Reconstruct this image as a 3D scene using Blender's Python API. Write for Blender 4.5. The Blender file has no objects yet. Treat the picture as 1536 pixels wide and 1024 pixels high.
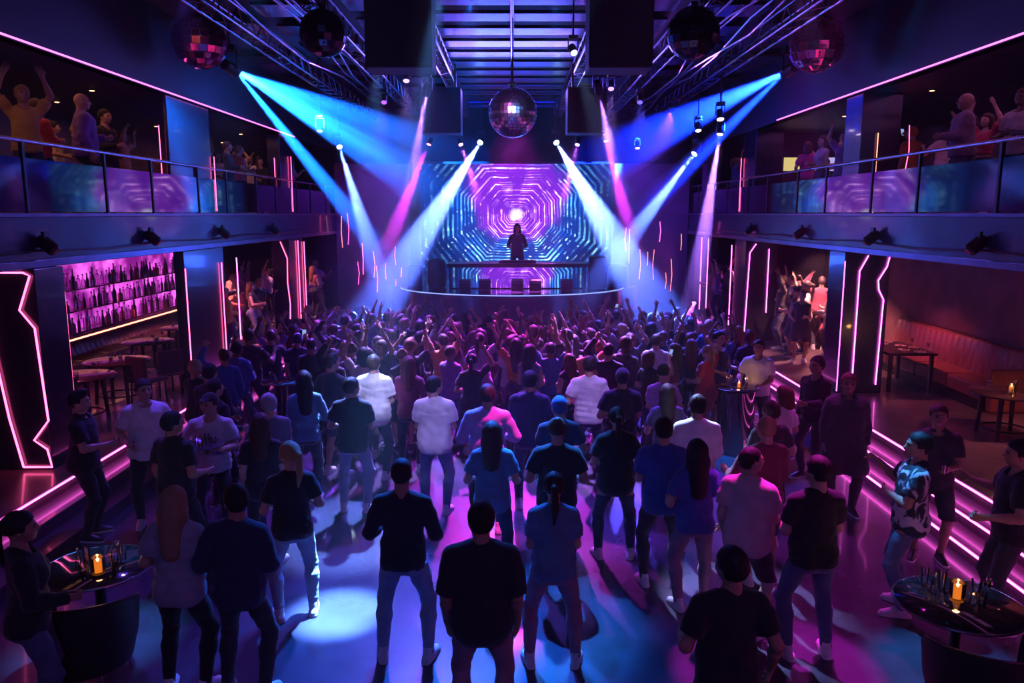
import bpy, bmesh, math, random
import numpy as np
from mathutils import Vector, Matrix, Euler
PI = math.pi
SC = bpy.context.scene
COL = SC.collection
rnd = random.Random(11)

# ------------------------------------------------------------------ camera
F = 1180.0
PITCH = math.atan(192.0 / F)
CAMZ = 3.75
cp_, sp_ = math.cos(PITCH), math.sin(PITCH)
def ray(px, py):
    cx, cz = (px - 768.0) / F, (512.0 - py) / F
    return Vector((cx, cp_ + cz * sp_, -sp_ + cz * cp_))
def at_y(px, py, y):
    d = ray(px, py)
    return Vector((0, 0, CAMZ)) + d * (y / d.y)
def at_z(px, py, z):
    d = ray(px, py)
    return Vector((0, 0, CAMZ)) + d * ((z - CAMZ) / d.z)
cam = bpy.data.objects.new('camera', bpy.data.cameras.new('camera'))
COL.objects.link(cam)
cam.location = (0, 0, CAMZ)
cam.rotation_euler = (PI / 2 - PITCH, 0, 0)
cam.data.sensor_width = 36.0
cam.data.lens = 36.0 * F / 1536.0
cam.data.clip_end = 200
SC.camera = cam
SC.view_settings.view_transform = 'Standard'
SC.view_settings.look = 'None'
SC.view_settings.gamma = 1.0
SC.view_settings.use_curve_mapping = False
SC.view_settings.exposure = 0.0
cy = SC.cycles
cy.use_denoising = True
cy.adaptive_threshold = 0.02
cy.max_bounces = 6
cy.diffuse_bounces = 3
cy.glossy_bounces = 4
cy.transmission_bounces = 6
cy.transparent_max_bounces = 12
cy.volume_bounces = 0
cy.caustics_reflective = False
cy.caustics_refractive = False
cy.sample_clamp_indirect = 4.0
wd = bpy.data.worlds.new('world')
SC.world = wd
wd.use_nodes = True
wd.node_tree.nodes['Background'].inputs[0].default_value = (0.02, 0.01, 0.05, 1)
wd.node_tree.nodes['Background'].inputs[1].default_value = 0.25

# ------------------------------------------------------------------ materials
def principled(name):
    m = bpy.data.materials.new(name)
    m.use_nodes = True
    return m, m.node_tree, m.node_tree.nodes['Principled BSDF']
def mat(name, col, rough=0.5, metal=0.0, coat=0.0, spec=None, noise=0.0, nscale=20.0, bump=0.0, bscale=60.0, emit=None, es=0.0, sheen=0.0):
    m, nt, p = principled(name)
    p.inputs['Base Color'].default_value = (*col, 1)
    p.inputs['Roughness'].default_value = rough
    p.inputs['Metallic'].default_value = metal
    if coat:
        p.inputs['Coat Weight'].default_value = coat
        p.inputs['Coat Roughness'].default_value = 0.06
    if spec is not None: p.inputs['Specular IOR Level'].default_value = spec
    if sheen: p.inputs['Sheen Weight'].default_value = sheen
    if emit is not None:
        p.inputs['Emission Color'].default_value = (*emit, 1)
        p.inputs['Emission Strength'].default_value = es
    if noise or bump:
        tc = nt.nodes.new('ShaderNodeTexCoord')
        n = nt.nodes.new('ShaderNodeTexNoise')
        n.inputs['Scale'].default_value = nscale
        n.inputs['Detail'].default_value = 4
        nt.links.new(tc.outputs['Object'], n.inputs['Vector'])
        if noise:
            r = nt.nodes.new('ShaderNodeMapRange')
            r.inputs[1].default_value = 0.3; r.inputs[2].default_value = 0.7
            r.inputs[3].default_value = max(0, 1 - noise); r.inputs[4].default_value = 1 + noise
            nt.links.new(n.outputs['Fac'], r.inputs[0])
            mx = nt.nodes.new('ShaderNodeVectorMath'); mx.operation = 'SCALE'
            mx.inputs[0].default_value = col
            nt.links.new(r.outputs[0], mx.inputs['Scale'])
            nt.links.new(mx.outputs[0], p.inputs['Base Color'])
        if bump:
            n2 = nt.nodes.new('ShaderNodeTexNoise')
            n2.inputs['Scale'].default_value = bscale
            n2.inputs['Detail'].default_value = 3
            nt.links.new(tc.outputs['Object'], n2.inputs['Vector'])
            b = nt.nodes.new('ShaderNodeBump')
            b.inputs['Strength'].default_value = bump
            b.inputs['Distance'].default_value = 0.01
            nt.links.new(n2.outputs['Fac'], b.inputs['Height'])
            nt.links.new(b.outputs[0], p.inputs['Normal'])
    return m
def emis(name, col, s):
    m = bpy.data.materials.new(name)
    m.use_nodes = True
    nt = m.node_tree
    nt.nodes.clear()
    o = nt.nodes.new('ShaderNodeOutputMaterial')
    e = nt.nodes.new('ShaderNodeEmission')
    e.inputs[0].default_value = (*col, 1)
    e.inputs[1].default_value = s
    nt.links.new(e.outputs[0], o.inputs[0])
    return m
def glassy(name, tint, alpha, gloss, rough=0.03):
    # clear pane: mostly transparent with a strong mirror coat
    m = bpy.data.materials.new(name)
    m.use_nodes = True
    nt = m.node_tree
    nt.nodes.clear()
    o = nt.nodes.new('ShaderNodeOutputMaterial')
    t = nt.nodes.new('ShaderNodeBsdfTransparent'); t.inputs[0].default_value = (*tint, 1)
    g = nt.nodes.new('ShaderNodeBsdfGlossy'); g.inputs[0].default_value = (1, 1, 1, 1); g.inputs['Roughness'].default_value = rough
    lw = nt.nodes.new('ShaderNodeLayerWeight'); lw.inputs[0].default_value = 0.35
    mr = nt.nodes.new('ShaderNodeMapRange'); mr.inputs[3].default_value = gloss; mr.inputs[4].default_value = 1.0
    nt.links.new(lw.outputs['Fresnel'], mr.inputs[0])
    mx = nt.nodes.new('ShaderNodeMixShader')
    nt.links.new(mr.outputs[0], mx.inputs[0]); nt.links.new(t.outputs[0], mx.inputs[1]); nt.links.new(g.outputs[0], mx.inputs[2])
    nt.links.new(mx.outputs[0], o.inputs[0])
    return m
def scatter(name, col, density, length):
    # thin haze that thins out towards the far end of the shaft (local -Z is along the beam)
    m = bpy.data.materials.new(name)
    m.use_nodes = True
    nt = m.node_tree
    nt.nodes.clear()
    o = nt.nodes.new('ShaderNodeOutputMaterial')
    v = nt.nodes.new('ShaderNodeVolumeScatter')
    v.inputs['Color'].default_value = (*col, 1)
    v.inputs['Anisotropy'].default_value = 0.0
    X = NX(nt)
    tc = nt.nodes.new('ShaderNodeTexCoord')
    sep = nt.nodes.new('ShaderNodeSeparateXYZ')
    nt.links.new(tc.outputs['Object'], sep.inputs[0])
    f = X.ramp(sep.outputs[2], -length, -length * 0.25, 0.0, density)
    nt.links.new(f, v.inputs['Density'])
    nt.links.new(v.outputs[0], o.inputs['Volume'])
    return m

# ------------------------------------------------------------------ mesh helpers
class MB:
    def __init__(s): s.v = []; s.f = []; s.mi = []; s.cur = 0
    def add(s, vs, fs):
        b = len(s.v)
        s.v.extend(tuple(x) for x in vs)
        for f in fs: s.f.append(tuple(b + i for i in f)); s.mi.append(s.cur)
        return s
    def box(s, x0, y0, z0, x1, y1, z1):
        vs = [(x0,y0,z0),(x1,y0,z0),(x1,y1,z0),(x0,y1,z0),(x0,y0,z1),(x1,y0,z1),(x1,y1,z1),(x0,y1,z1)]
        return s.add(vs, [(3,2,1,0),(4,5,6,7),(0,1,5,4),(1,2,6,5),(2,3,7,6),(3,0,4,7)])
    def tube(s, pts, r, n=8, caps=True, closed=False):
        pts = [Vector(p) for p in pts]
        m = len(pts)
        rs = r if isinstance(r, (list, tuple)) else [r] * m
        t0 = (pts[1] - pts[0]).normalized()
        up = Vector((0, 0, 1)) if abs(t0.z) < 0.9 else Vector((1, 0, 0))
        nrm = t0.cross(up).normalized()
        rings = []
        for i in range(m):
            if closed: t = (pts[(i + 1) % m] - pts[i - 1]).normalized()
            else: t = (pts[min(i + 1, m - 1)] - pts[max(i - 1, 0)]).normalized()
            nrm = (nrm - t * nrm.dot(t))
            nrm = nrm.normalized() if nrm.length > 1e-6 else t.orthogonal().normalized()
            bn = t.cross(nrm)
            rings.append([pts[i] + (nrm * math.cos(2*PI*k/n) + bn * math.sin(2*PI*k/n)) * rs[i] for k in range(n)])
        vs = [p for q in rings for p in q]
        fs = []
        for i in range(m if closed else m - 1):
            a, b = i * n, ((i + 1) % m) * n
            for k in range(n):
                k2 = (k + 1) % n
                fs.append((a + k, a + k2, b + k2, b + k))
        if caps and not closed:
            fs.append(tuple(reversed(range(n)))); fs.append(tuple((m - 1) * n + k for k in range(n)))
        return s.add(vs, fs)
    def lathe(s, prof, n=24, c=(0, 0, 0), sx=1.0, sy=1.0):
        # prof: list of (r, z); closed top and bottom when r is small
        vs, fs = [], []
        for r, z in prof:
            for k in range(n):
                a = 2*PI*k/n
                vs.append((c[0] + r*math.cos(a)*sx, c[1] + r*math.sin(a)*sy, c[2] + z))
        for i in range(len(prof) - 1):
            for k in range(n):
                k2 = (k + 1) % n
                fs.append((i*n + k, i*n + k2, (i+1)*n + k2, (i+1)*n + k))
        fs.append(tuple(reversed(range(n)))); fs.append(tuple((len(prof)-1)*n + k for k in range(n)))
        return s.add(vs, fs)
    def prism(s, poly, z0, z1):
        n = len(poly)
        vs = [(x, y, z0) for x, y in poly] + [(x, y, z1) for x, y in poly]
        return s.add(vs, [tuple(reversed(range(n))), tuple(range(n, 2*n))] + [(i, (i+1) % n, n + (i+1) % n, n + i) for i in range(n)])
    def xf(s, M, start=0):
        for i in range(start, len(s.v)): s.v[i] = tuple(M @ Vector(s.v[i]))
        return s
    def build(s, name, mats, parent=None, smooth=False, bevel=0.0, loc=None, angle=None):
        me = bpy.data.meshes.new(name)
        me.from_pydata(s.v, [], s.f)
        ms = mats if isinstance(mats, (list, tuple)) else [mats]
        for m in ms: me.materials.append(m)
        if len(ms) > 1: me.polygons.foreach_set('material_index', s.mi)
        if smooth:
            me.polygons.foreach_set('use_smooth', [True] * len(me.polygons))
            me.set_sharp_from_angle(angle=math.radians(angle or 40))
        bm = bmesh.new(); bm.from_mesh(me); bmesh.ops.recalc_face_normals(bm, faces=bm.faces); bm.to_mesh(me); bm.free()
        me.update()
        o = bpy.data.objects.new(name, me)
        COL.objects.link(o)
        if parent is not None: o.parent = parent
        if loc is not None: o.location = loc
        if bevel:
            b = o.modifiers.new('bevel', 'BEVEL'); b.width = bevel; b.segments = 2; b.limit_method = 'ANGLE'
        return o
def tag(o, label=None, cat=None, group=None, kind=None):
    if label: o['label'] = label
    if cat: o['category'] = cat
    if group: o['group'] = group
    if kind: o['kind'] = kind
    return o
def empty(name, loc, rz=0.0):
    o = bpy.data.objects.new(name, None)
    o.empty_display_size = 0.1
    COL.objects.link(o)
    o.location = loc
    o.rotation_euler = (0, 0, rz)
    return o
def children(o): return KIDS.get(o.name, [])
def copy_tree(o, parent=None):
    c = o.copy(); COL.objects.link(c)
    if parent is not None: c.parent = parent
    for ch in list(o.children): copy_tree(ch, c)
    return c
def struct(o, label=None):
    o['kind'] = 'structure'
    if label: o['label'] = label
    return o
def spot(loc, target, power, col, angle, blend=0.3, radius=0.05, parent=None, name='spot_lamp'):
    l = bpy.data.lights.new(name, 'SPOT')
    l.energy = power; l.color = col; l.spot_size = math.radians(angle); l.spot_blend = blend; l.shadow_soft_size = radius
    o = bpy.data.objects.new(name, l)
    COL.objects.link(o)
    o.location = loc
    d = Vector(target) - Vector(loc)
    o.rotation_euler = d.to_track_quat('-Z', 'Y').to_euler()
    return o
def area(loc, target, power, col, sx, sy, name='wash_lamp', spread=180):
    l = bpy.data.lights.new(name, 'AREA')
    l.energy = power; l.color = col; l.shape = 'RECTANGLE'; l.size = sx; l.size_y = sy; l.spread = math.radians(spread)
    o = bpy.data.objects.new(name, l)
    COL.objects.link(o)
    o.location = loc
    d = Vector(target) - Vector(loc)
    o.rotation_euler = d.to_track_quat('-Z', 'Y').to_euler()
    return o
def point(loc, power, col, radius=0.05, name='lamp'):
    l = bpy.data.lights.new(name, 'POINT')
    l.energy = power; l.color = col; l.shadow_soft_size = radius
    o = bpy.data.objects.new(name, l)
    COL.objects.link(o)
    o.location = loc
    return o
# node expression helper for procedural screens
class NX:
    def __init__(s, nt): s.nt = nt
    def m(s, op, *a):
        n = s.nt.nodes.new('ShaderNodeMath'); n.operation = op
        for i, x in enumerate(a):
            if isinstance(x, (int, float)): n.inputs[i].default_value = x
            else: s.nt.links.new(x, n.inputs[i])
        return n.outputs[0]
    def mix(s, f, a, b):
        n = s.nt.nodes.new('ShaderNodeMix'); n.data_type = 'RGBA'
        for i, x in ((0, f), (6, a), (7, b)):
            if isinstance(x, (int, float)): n.inputs[i].default_value = x
            elif isinstance(x, tuple): n.inputs[i].default_value = (*x, 1)
            else: s.nt.links.new(x, n.inputs[i])
        return n.outputs[2]
    def ramp(s, x, a, b, lo=0.0, hi=1.0):
        n = s.nt.nodes.new('ShaderNodeMapRange')
        n.interpolation_type = 'SMOOTHSTEP'
        s.nt.links.new(x, n.inputs[0])
        n.inputs[1].default_value = a; n.inputs[2].default_value = b; n.inputs[3].default_value = lo; n.inputs[4].default_value = hi
        return n.outputs[0]
# ------------------------------------------------------------------ shared materials
M = {}
M['floor'] = mat('floor_epoxy', (0.052, 0.044, 0.07), 0.26, noise=0.35, nscale=1.7, coat=0.25, bump=0.03, bscale=9)
M['platform'] = mat('platform_stone', (0.12, 0.085, 0.09), 0.32, noise=0.4, nscale=2.5, coat=0.3)
M['step'] = mat('step_lacquer', (0.10, 0.05, 0.085), 0.3, coat=0.3, noise=0.2)
M['riser'] = mat('step_riser', (0.03, 0.02, 0.03), 0.35)
M['wall_dark'] = mat('wall_dark_panel', (0.045, 0.03, 0.035), 0.5, noise=0.4, nscale=3)
M['wall_brown'] = mat('wall_brown_fabric', (0.13, 0.055, 0.06), 0.6, noise=0.35, nscale=2.2, bump=0.1, bscale=40)
M['back_gloss'] = mat('back_wall_gloss_panel', (0.10, 0.05, 0.16), 0.22, metal=0.75, noise=0.5, nscale=1.5, bump=0.5, bscale=3.0)
M['fascia'] = mat('fascia_lacquer', (0.012, 0.014, 0.070), 0.36, coat=0.4, noise=0.15, nscale=2, bump=0.04, bscale=4)
M['band'] = mat('edge_band_metal', (0.20, 0.16, 0.26), 0.28, metal=0.9, noise=0.2, nscale=3, bump=0.1, bscale=8)
M['pillar'] = mat('pillar_dark_gloss', (0.015, 0.016, 0.03), 0.24, coat=0.35, bump=0.05, bscale=5)
M['ceil'] = mat('ceiling_dark', (0.004, 0.004, 0.010), 0.55, noise=0.3)
M['ceil_gloss'] = mat('ceiling_foil_panel', (0.16, 0.15, 0.24), 0.2, metal=1.0, noise=0.4, nscale=2, bump=0.9, bscale=2.2)
M['slat'] = mat('ceiling_slat_metal', (0.04, 0.09, 0.28), 0.26, metal=1.0, noise=0.2, nscale=2.0, bump=0.35, bscale=4.0)
M['black_metal'] = mat('black_metal', (0.02, 0.02, 0.025), 0.35, metal=0.6)
M['steel'] = mat('brushed_steel', (0.45, 0.45, 0.5), 0.25, metal=1.0)
M['truss'] = mat('truss_black_chrome', (0.20, 0.19, 0.26), 0.25, metal=1.0)
M['mirror'] = mat('mirror_tile', (0.70, 0.76, 0.95), 0.17, metal=1.0)
M['mirror_pink_light'] = mat('pink_lit_mirror_tile', (0.75, 0.18, 0.30), 0.08, metal=1.0)  # pink lamp light painted into the tile colour
M['mirror_dark'] = mat('smoked_mirror_tile', (0.07, 0.06, 0.09), 0.15, metal=1.0)
M['speaker'] = mat('speaker_black', (0.012, 0.012, 0.014), 0.55, bump=0.2, bscale=200)
M['leather'] = mat('dark_leather', (0.04, 0.02, 0.022), 0.28, bump=0.15, bscale=60)
M['leather_red'] = mat('oxblood_leather', (0.22, 0.065, 0.06), 0.36, noise=0.2, nscale=4, bump=0.12, bscale=50)
M['chair_black'] = mat('chair_black_velvet', (0.008, 0.008, 0.010), 0.6)
M['table_gloss'] = mat('table_black_gloss', (0.012, 0.012, 0.016), 0.08, coat=1.0)
M['table_wood'] = mat('table_dark_wood', (0.045, 0.022, 0.022), 0.22, coat=0.4, noise=0.3, nscale=8)
M['balcony_glass'] = glassy('balcony_glass', (0.30, 0.33, 0.45), 0.5, 0.20, 0.05)
M['glass'] = glassy('drink_glass', (0.92, 0.94, 1.0), 0.9, 0.12, 0.02)
M['amber'] = mat('amber_drink', (0.5, 0.16, 0.03), 0.1, coat=0.5)
M['neon_pink'] = emis('neon_pink', (1.0, 0.09, 0.30), 6.5)
M['neon_magenta'] = emis('neon_magenta', (1.0, 0.10, 0.72), 9.0)
M['neon_violet'] = emis('neon_violet', (0.92, 0.16, 0.95), 3.2)
M['neon_orange'] = emis('neon_orange', (1.0, 0.28, 0.18), 4.0)
def bar_panel():
    m = bpy.data.materials.new('bar_backlit_panel'); m.use_nodes = True
    nt = m.node_tree; nt.nodes.clear(); X = NX(nt)
    o = nt.nodes.new('ShaderNodeOutputMaterial'); e = nt.nodes.new('ShaderNodeEmission'); nt.links.new(e.outputs[0], o.inputs[0])
    tc = nt.nodes.new('ShaderNodeTexCoord'); n = nt.nodes.new('ShaderNodeTexNoise'); n.inputs['Scale'].default_value = 1.6; n.inputs['Detail'].default_value = 4
    nt.links.new(tc.outputs['Object'], n.inputs['Vector'])
    nt.links.new(X.mix(X.ramp(n.outputs['Fac'], 0.35, 0.68), (0.30, 0.012, 0.30), (1.0, 0.13, 0.95)), e.inputs[0])
    nt.links.new(X.ramp(n.outputs['Fac'], 0.35, 0.72, 0.9, 1.9), e.inputs[1])
    return m
M['bar_glow'] = None
M['candle'] = emis('candle_glow', (1.0, 0.22, 0.015), 1.3)
M['flame'] = emis('candle_flame', (1.0, 0.6, 0.2), 12)
M['warm_led'] = emis('warm_downlight', (1.0, 0.5, 0.25), 5)
EMCOL = {}
def emc(col, s):
    k = (col, s)
    if k not in EMCOL: EMCOL[k] = emis('lamp_lens_%d' % len(EMCOL), col, s)
    return EMCOL[k]

M['bar_glow'] = bar_panel()
HX = 6.1            # half width between the balcony fronts
SLAB0, SLAB1 = 3.06, 3.72
CEIL = 7.25
BCEIL = 5.84
YB = 27.5
Y0 = -4.0

# ------------------------------------------------------------------ room shell
struct(MB().box(-11.2, Y0, -0.3, 11.2, YB + 0.3, 0).build('floor', M['floor']))
struct(MB().box(-11.2, Y0, CEIL, 11.2, YB + 0.3, CEIL + 0.3).build('ceiling', M['ceil']))
struct(MB().box(-11.2, YB, 0, 11.2, YB + 0.3, CEIL).build('wall_back', mat('back_velvet', (0.0015, 0.0015, 0.004), 1.0, spec=0.04)))
struct(MB().box(-11.2, Y0, 0, -10.9, YB, CEIL).build('wall_left', M['wall_brown']))
struct(MB().box(10.9, Y0, 0, 11.2, YB, CEIL).build('wall_right', M['wall_brown']))
struct(MB().box(-11.2, Y0 - 0.3, 0, 11.2, Y0, CEIL).build('wall_front', M['wall_dark']))
struct(MB().box(-9.5, 13.2, 0.45, -9.2, 24.0, SLAB0).build('wall_bar', M['wall_dark']))
struct(MB().box(8.75, Y0, 0.45, 9.0, 19.0, SLAB0).build('wall_lounge', M['wall_brown']))
for s, side in ((-1, 'left'), (1, 'right')):
    def bx(a, b): return (min(s*a, s*b), max(s*a, s*b))
    # raised platform and steps, LED noses
    def sb(name, xa, xb, y0, y1, z0, z1, m):
        x0, x1 = bx(xa, xb)
        return struct(MB().box(x0, y0, z0, x1, y1, z1).build(name, m, bevel=0.008))
    sb('platform_' + side, 5.62, 10.9, Y0, YB, 0, 0.45, M['platform'])
    sb('step_' + side, 5.28, 5.62, Y0, 21.5, 0, 0.30, M['step'])
    sb('step_' + side, 4.98, 5.28, Y0, 21.5, 0, 0.15, M['step'])
    # balcony slab with fascia and edge band
    sb('balcony_slab_' + side, HX, 10.9, Y0, YB, SLAB0, SLAB1, M['fascia'])
    sb('trim_band_' + side, HX - 0.035, HX, Y0, YB, SLAB0, SLAB0 + 0.10, M['band'])
    sb('trim_nose_' + side, HX - 0.03, HX + 0.05, Y0, YB, SLAB1 - 0.02, SLAB1 + 0.035, M['band'])
    sb('ceiling_balcony_' + side, HX + 0.02, 10.9, Y0, YB, BCEIL, BCEIL + 0.15, M['wall_dark'])
    sb('wall_upper_' + side, HX, HX + 0.2, Y0, YB, BCEIL, CEIL, M['ceil'])
    sb('wall_balcony_' + side, 10.2, 10.5, Y0, YB, SLAB1, BCEIL, M['wall_brown'])

def neon(name, pts, r, m, label, group=None, cat='neon light'):
    o = MB().tube(pts, r, 8).build(name, m, smooth=True)
    return tag(o, label, cat, group)
for s, side in ((-1, 'left'), (1, 'right')):
    top = 'neon_magenta'
    for k, (x, z, word) in enumerate(((5.61, 0.43, 'top'), (5.27, 0.28, 'middle'), (4.97, 0.13, 'lowest'))):
        if s < 0 and k == 2: continue
        ys = -1.0 if s > 0 or k == 0 else 13.0
        hh = 0.008 if s > 0 else 0.006
        o = MB().box(min(s*x, s*(x-0.022)), ys, z - hh, max(s*x, s*(x-0.022)), 21.2 if k < 2 else 11.9, z + hh).build('led_strip', M['neon_magenta'])
        tag(o, f'glowing magenta LED strip under the {word} step nose on the {side} side', 'LED strip')
    y1 = 22.6 if s < 0 else 18.6
    neon('neon_tube', [(s*(HX - 0.03), -1, BCEIL + 0.02), (s*(HX - 0.03), y1, BCEIL + 0.02)], 0.013, M['neon_violet'],
         f'long straight violet neon line along the upper edge above the {side} balcony')

# pillars: (x0, x1, y0, y1) on each side, running through the slab edge to the balcony ceiling
def pillar(s, x0, x1, y0, y1):
    a, b = min(s*x0, s*x1), max(s*x0, s*x1)
    side = 'left' if s < 0 else 'right'
    struct(MB().box(a, y0, 0.45, b, y1, SLAB0).build('pillar_lower_' + side, M['pillar'], bevel=0.01))
    if y0 > 9.9 or s > 0: struct(MB().box(a + (0.13 if s > 0 else 0), y0, SLAB1, b - (0.13 if s < 0 else 0), y1, BCEIL).build('pillar_upper_' + side, M['pillar'], bevel=0.01))
def vneon(s, x, y, z0, z1, m, label, zig=None):
    pts = [(s*x, y, z0), (s*x, y, z1)] if zig is None else [(s*(x + dx), y, z) for dx, z in zig]
    return neon('neon_tube', pts, (0.013 if y < 12 else 0.011) if z1 <= 3.1 and (zig is None or zig[0][1] < 3.3) else 0.007, m, label)
pillar(-1, 5.98, 6.85, 9.85, 10.5)
pillar(-1, 6.03, 6.22, 14.5, 16.5)
pillar(-1, 6.03, 6.5, 21.4, 22.8)
pillar(1, 6.03, 6.86, 14.3, 15.0)
pillar(1, 6.03, 6.86, 20.4, 21.4)
pillar(1, 6.03, 6.6, 25.3, 26.0)
pillar(1, 6.03, 6.86, 6.4, 7.2)
# near left pillar: zigzag neon frame on its front face
vneon(-1, 6.0, 9.82, 0, 0, M['neon_pink'], 'tall zigzag pink neon frame on the nearest left pillar, inner line',
      [(0.10, 3.02), (0.02, 2.98), (0.19, 2.55), (0.02, 2.32), (-0.04, 1.12), (0.17, 0.86), (0.01, 0.74), (-0.03, 0.5), (0.34, 0.5)])
vneon(-1, 6.36, 9.82, 0, 0, M['neon_pink'], 'tall pink neon frame on the nearest left pillar, outer line',
      [(-0.26, 3.02), (0.30, 3.02), (0.24, 2.3), (0.10, 1.15), (-0.02, 0.5)])
vneon(-1, 6.02, 10.54, 0.95, 2.72, M['neon_pink'], 'straight pink neon line on the far edge of the nearest left pillar')
vneon(-1, 6.0, 14.47, 0.95, 2.75, M['neon_pink'], 'straight pink neon line beside the bottle shelves, near edge of the second left pillar')
vneon(-1, 6.0, 16.3, 0.8, 2.75, M['neon_pink'], 'straight pink neon line on the far edge of the second left pillar')
vneon(-1, 6.0, 17.2, 1.0, 2.8, M['neon_magenta'], 'thin magenta neon line just past the second left pillar')
vneon(-1, 6.05, 21.36, 0.9, 3.0, M['neon_pink'], 'crooked pink neon line on the third left pillar, near edge',
      [(0.2, 3.0), (0.03, 2.55), (0.05, 1.9), (0.0, 1.3), (0.02, 0.9)])
vneon(-1, 6.0, 22.2, 0.8, 3.0, M['neon_pink'], 'straight pink neon line in the middle of the third left pillar')
vneon(-1, 6.0, 22.85, 0.8, 2.95, M['neon_pink'], 'thin pink neon line on the far edge of the third left pillar')
vneon(1, 6.30, 14.27, 0.62, 2.86, M['neon_magenta'], 'bright vertical neon line nearest the hall on the front right pillar',
      [(0.14, 3.0), (0.0, 2.72), (0.0, 0.62)])
vneon(1, 6.74, 14.27, 0.62, 2.9, M['neon_magenta'], 'vertical neon line with a kink near its top beside the sofa opening',
      [(0.09, 3.0), (0.05, 2.8), (-0.09, 2.55), (-0.07, 2.38), (0.03, 2.2), (0.0, 0.62)])
vneon(1, 6.02, 14.26, 0.5, 2.9, M['neon_violet'], 'dim violet neon line on the inner corner of the front right pillar')
vneon(1, 6.08, 20.36, 0.7, 2.9, M['neon_magenta'], 'vertical magenta neon line on the second right pillar nearest the hall',
      [(0.2, 2.98), (0.05, 2.75), (0.0, 0.7)])
vneon(1, 6.62, 20.36, 1.2, 2.85, M['neon_magenta'], 'thin magenta neon line on the outer edge of the second right pillar')
vneon(1, 6.0, 21.6, 0.7, 2.9, M['neon_magenta'], 'thin magenta neon line behind the second right pillar')
vneon(1, 6.05, 25.26, 0.7, 3.0, M['neon_magenta'], 'vertical magenta neon line on the farthest right pillar')
vneon(1, 6.0, 24.2, 0.7, 3.0, M['neon_magenta'], 'vertical magenta neon line just in front of the farthest right pillar')
# neon on the balcony level pillars
vneon(-1, 6.30, 14.46, 3.8, 5.3, M['neon_pink'], 'pink neon line on the second left pillar at balcony level')
vneon(-1, 6.12, 16.55, 3.8, 4.9, M['neon_pink'], 'thin pink neon line on the second left pillar at balcony level, far edge')
vneon(-1, 6.3, 21.35, 3.8, 5.2, M['neon_pink'], 'pink neon line on the third left pillar at balcony level, near edge')
vneon(-1, 6.12, 22.3, 3.8, 5.3, M['neon_pink'], 'pink neon line on the third left pillar at balcony level, far edge')
vneon(1, 6.45, 14.26, 3.76, 5.15, M['neon_orange'], 'bright orange pink neon line on the front right pillar at balcony level')
vneon(1, 7.3, 14.9, 3.9, 5.35, M['neon_pink'], 'thin crooked pink neon line behind the front right pillar at balcony level',
      [(0.0, 5.35), (0.03, 4.9), (-0.03, 4.4), (-0.08, 3.9)])
vneon(1, 6.12, 21.5, 3.8, 5.2, M['neon_pink'], 'thin pink neon line on the second right pillar at balcony level')

# ------------------------------------------------------------------ balcony railings
def railing(s):
    side = 'left' if s < 0 else 'right'
    r = empty('balcony_railing', (s*(HX + 0.04), 0, SLAB1))
    tag(r, f'glass balustrade with dark posts and a steel handrail along the {side} balcony', 'railing')
    MB().tube([(0, 3.0, 0.93), (0, YB - 0.1, 0.93)], 0.028, 12).build('handrail', M['steel'], r, smooth=True)
    y = 3.0
    k = 0
    while y < YB - 0.5:
        w = 1.55 if k % 2 else 2.0
        w = min(w, YB - 0.1 - y)
        MB().box(-0.008, y + 0.05, 0.05, 0.008, y + w - 0.05, 0.72).build('glass_panel', M['balcony_glass'], r)
        q = MB().box(-0.025, y - 0.025, 0.0, 0.025, y + 0.025, 0.92).build('post', M['black_metal'], r, bevel=0.004)
        y += w; k += 1
railing(-1); railing(1)

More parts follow.
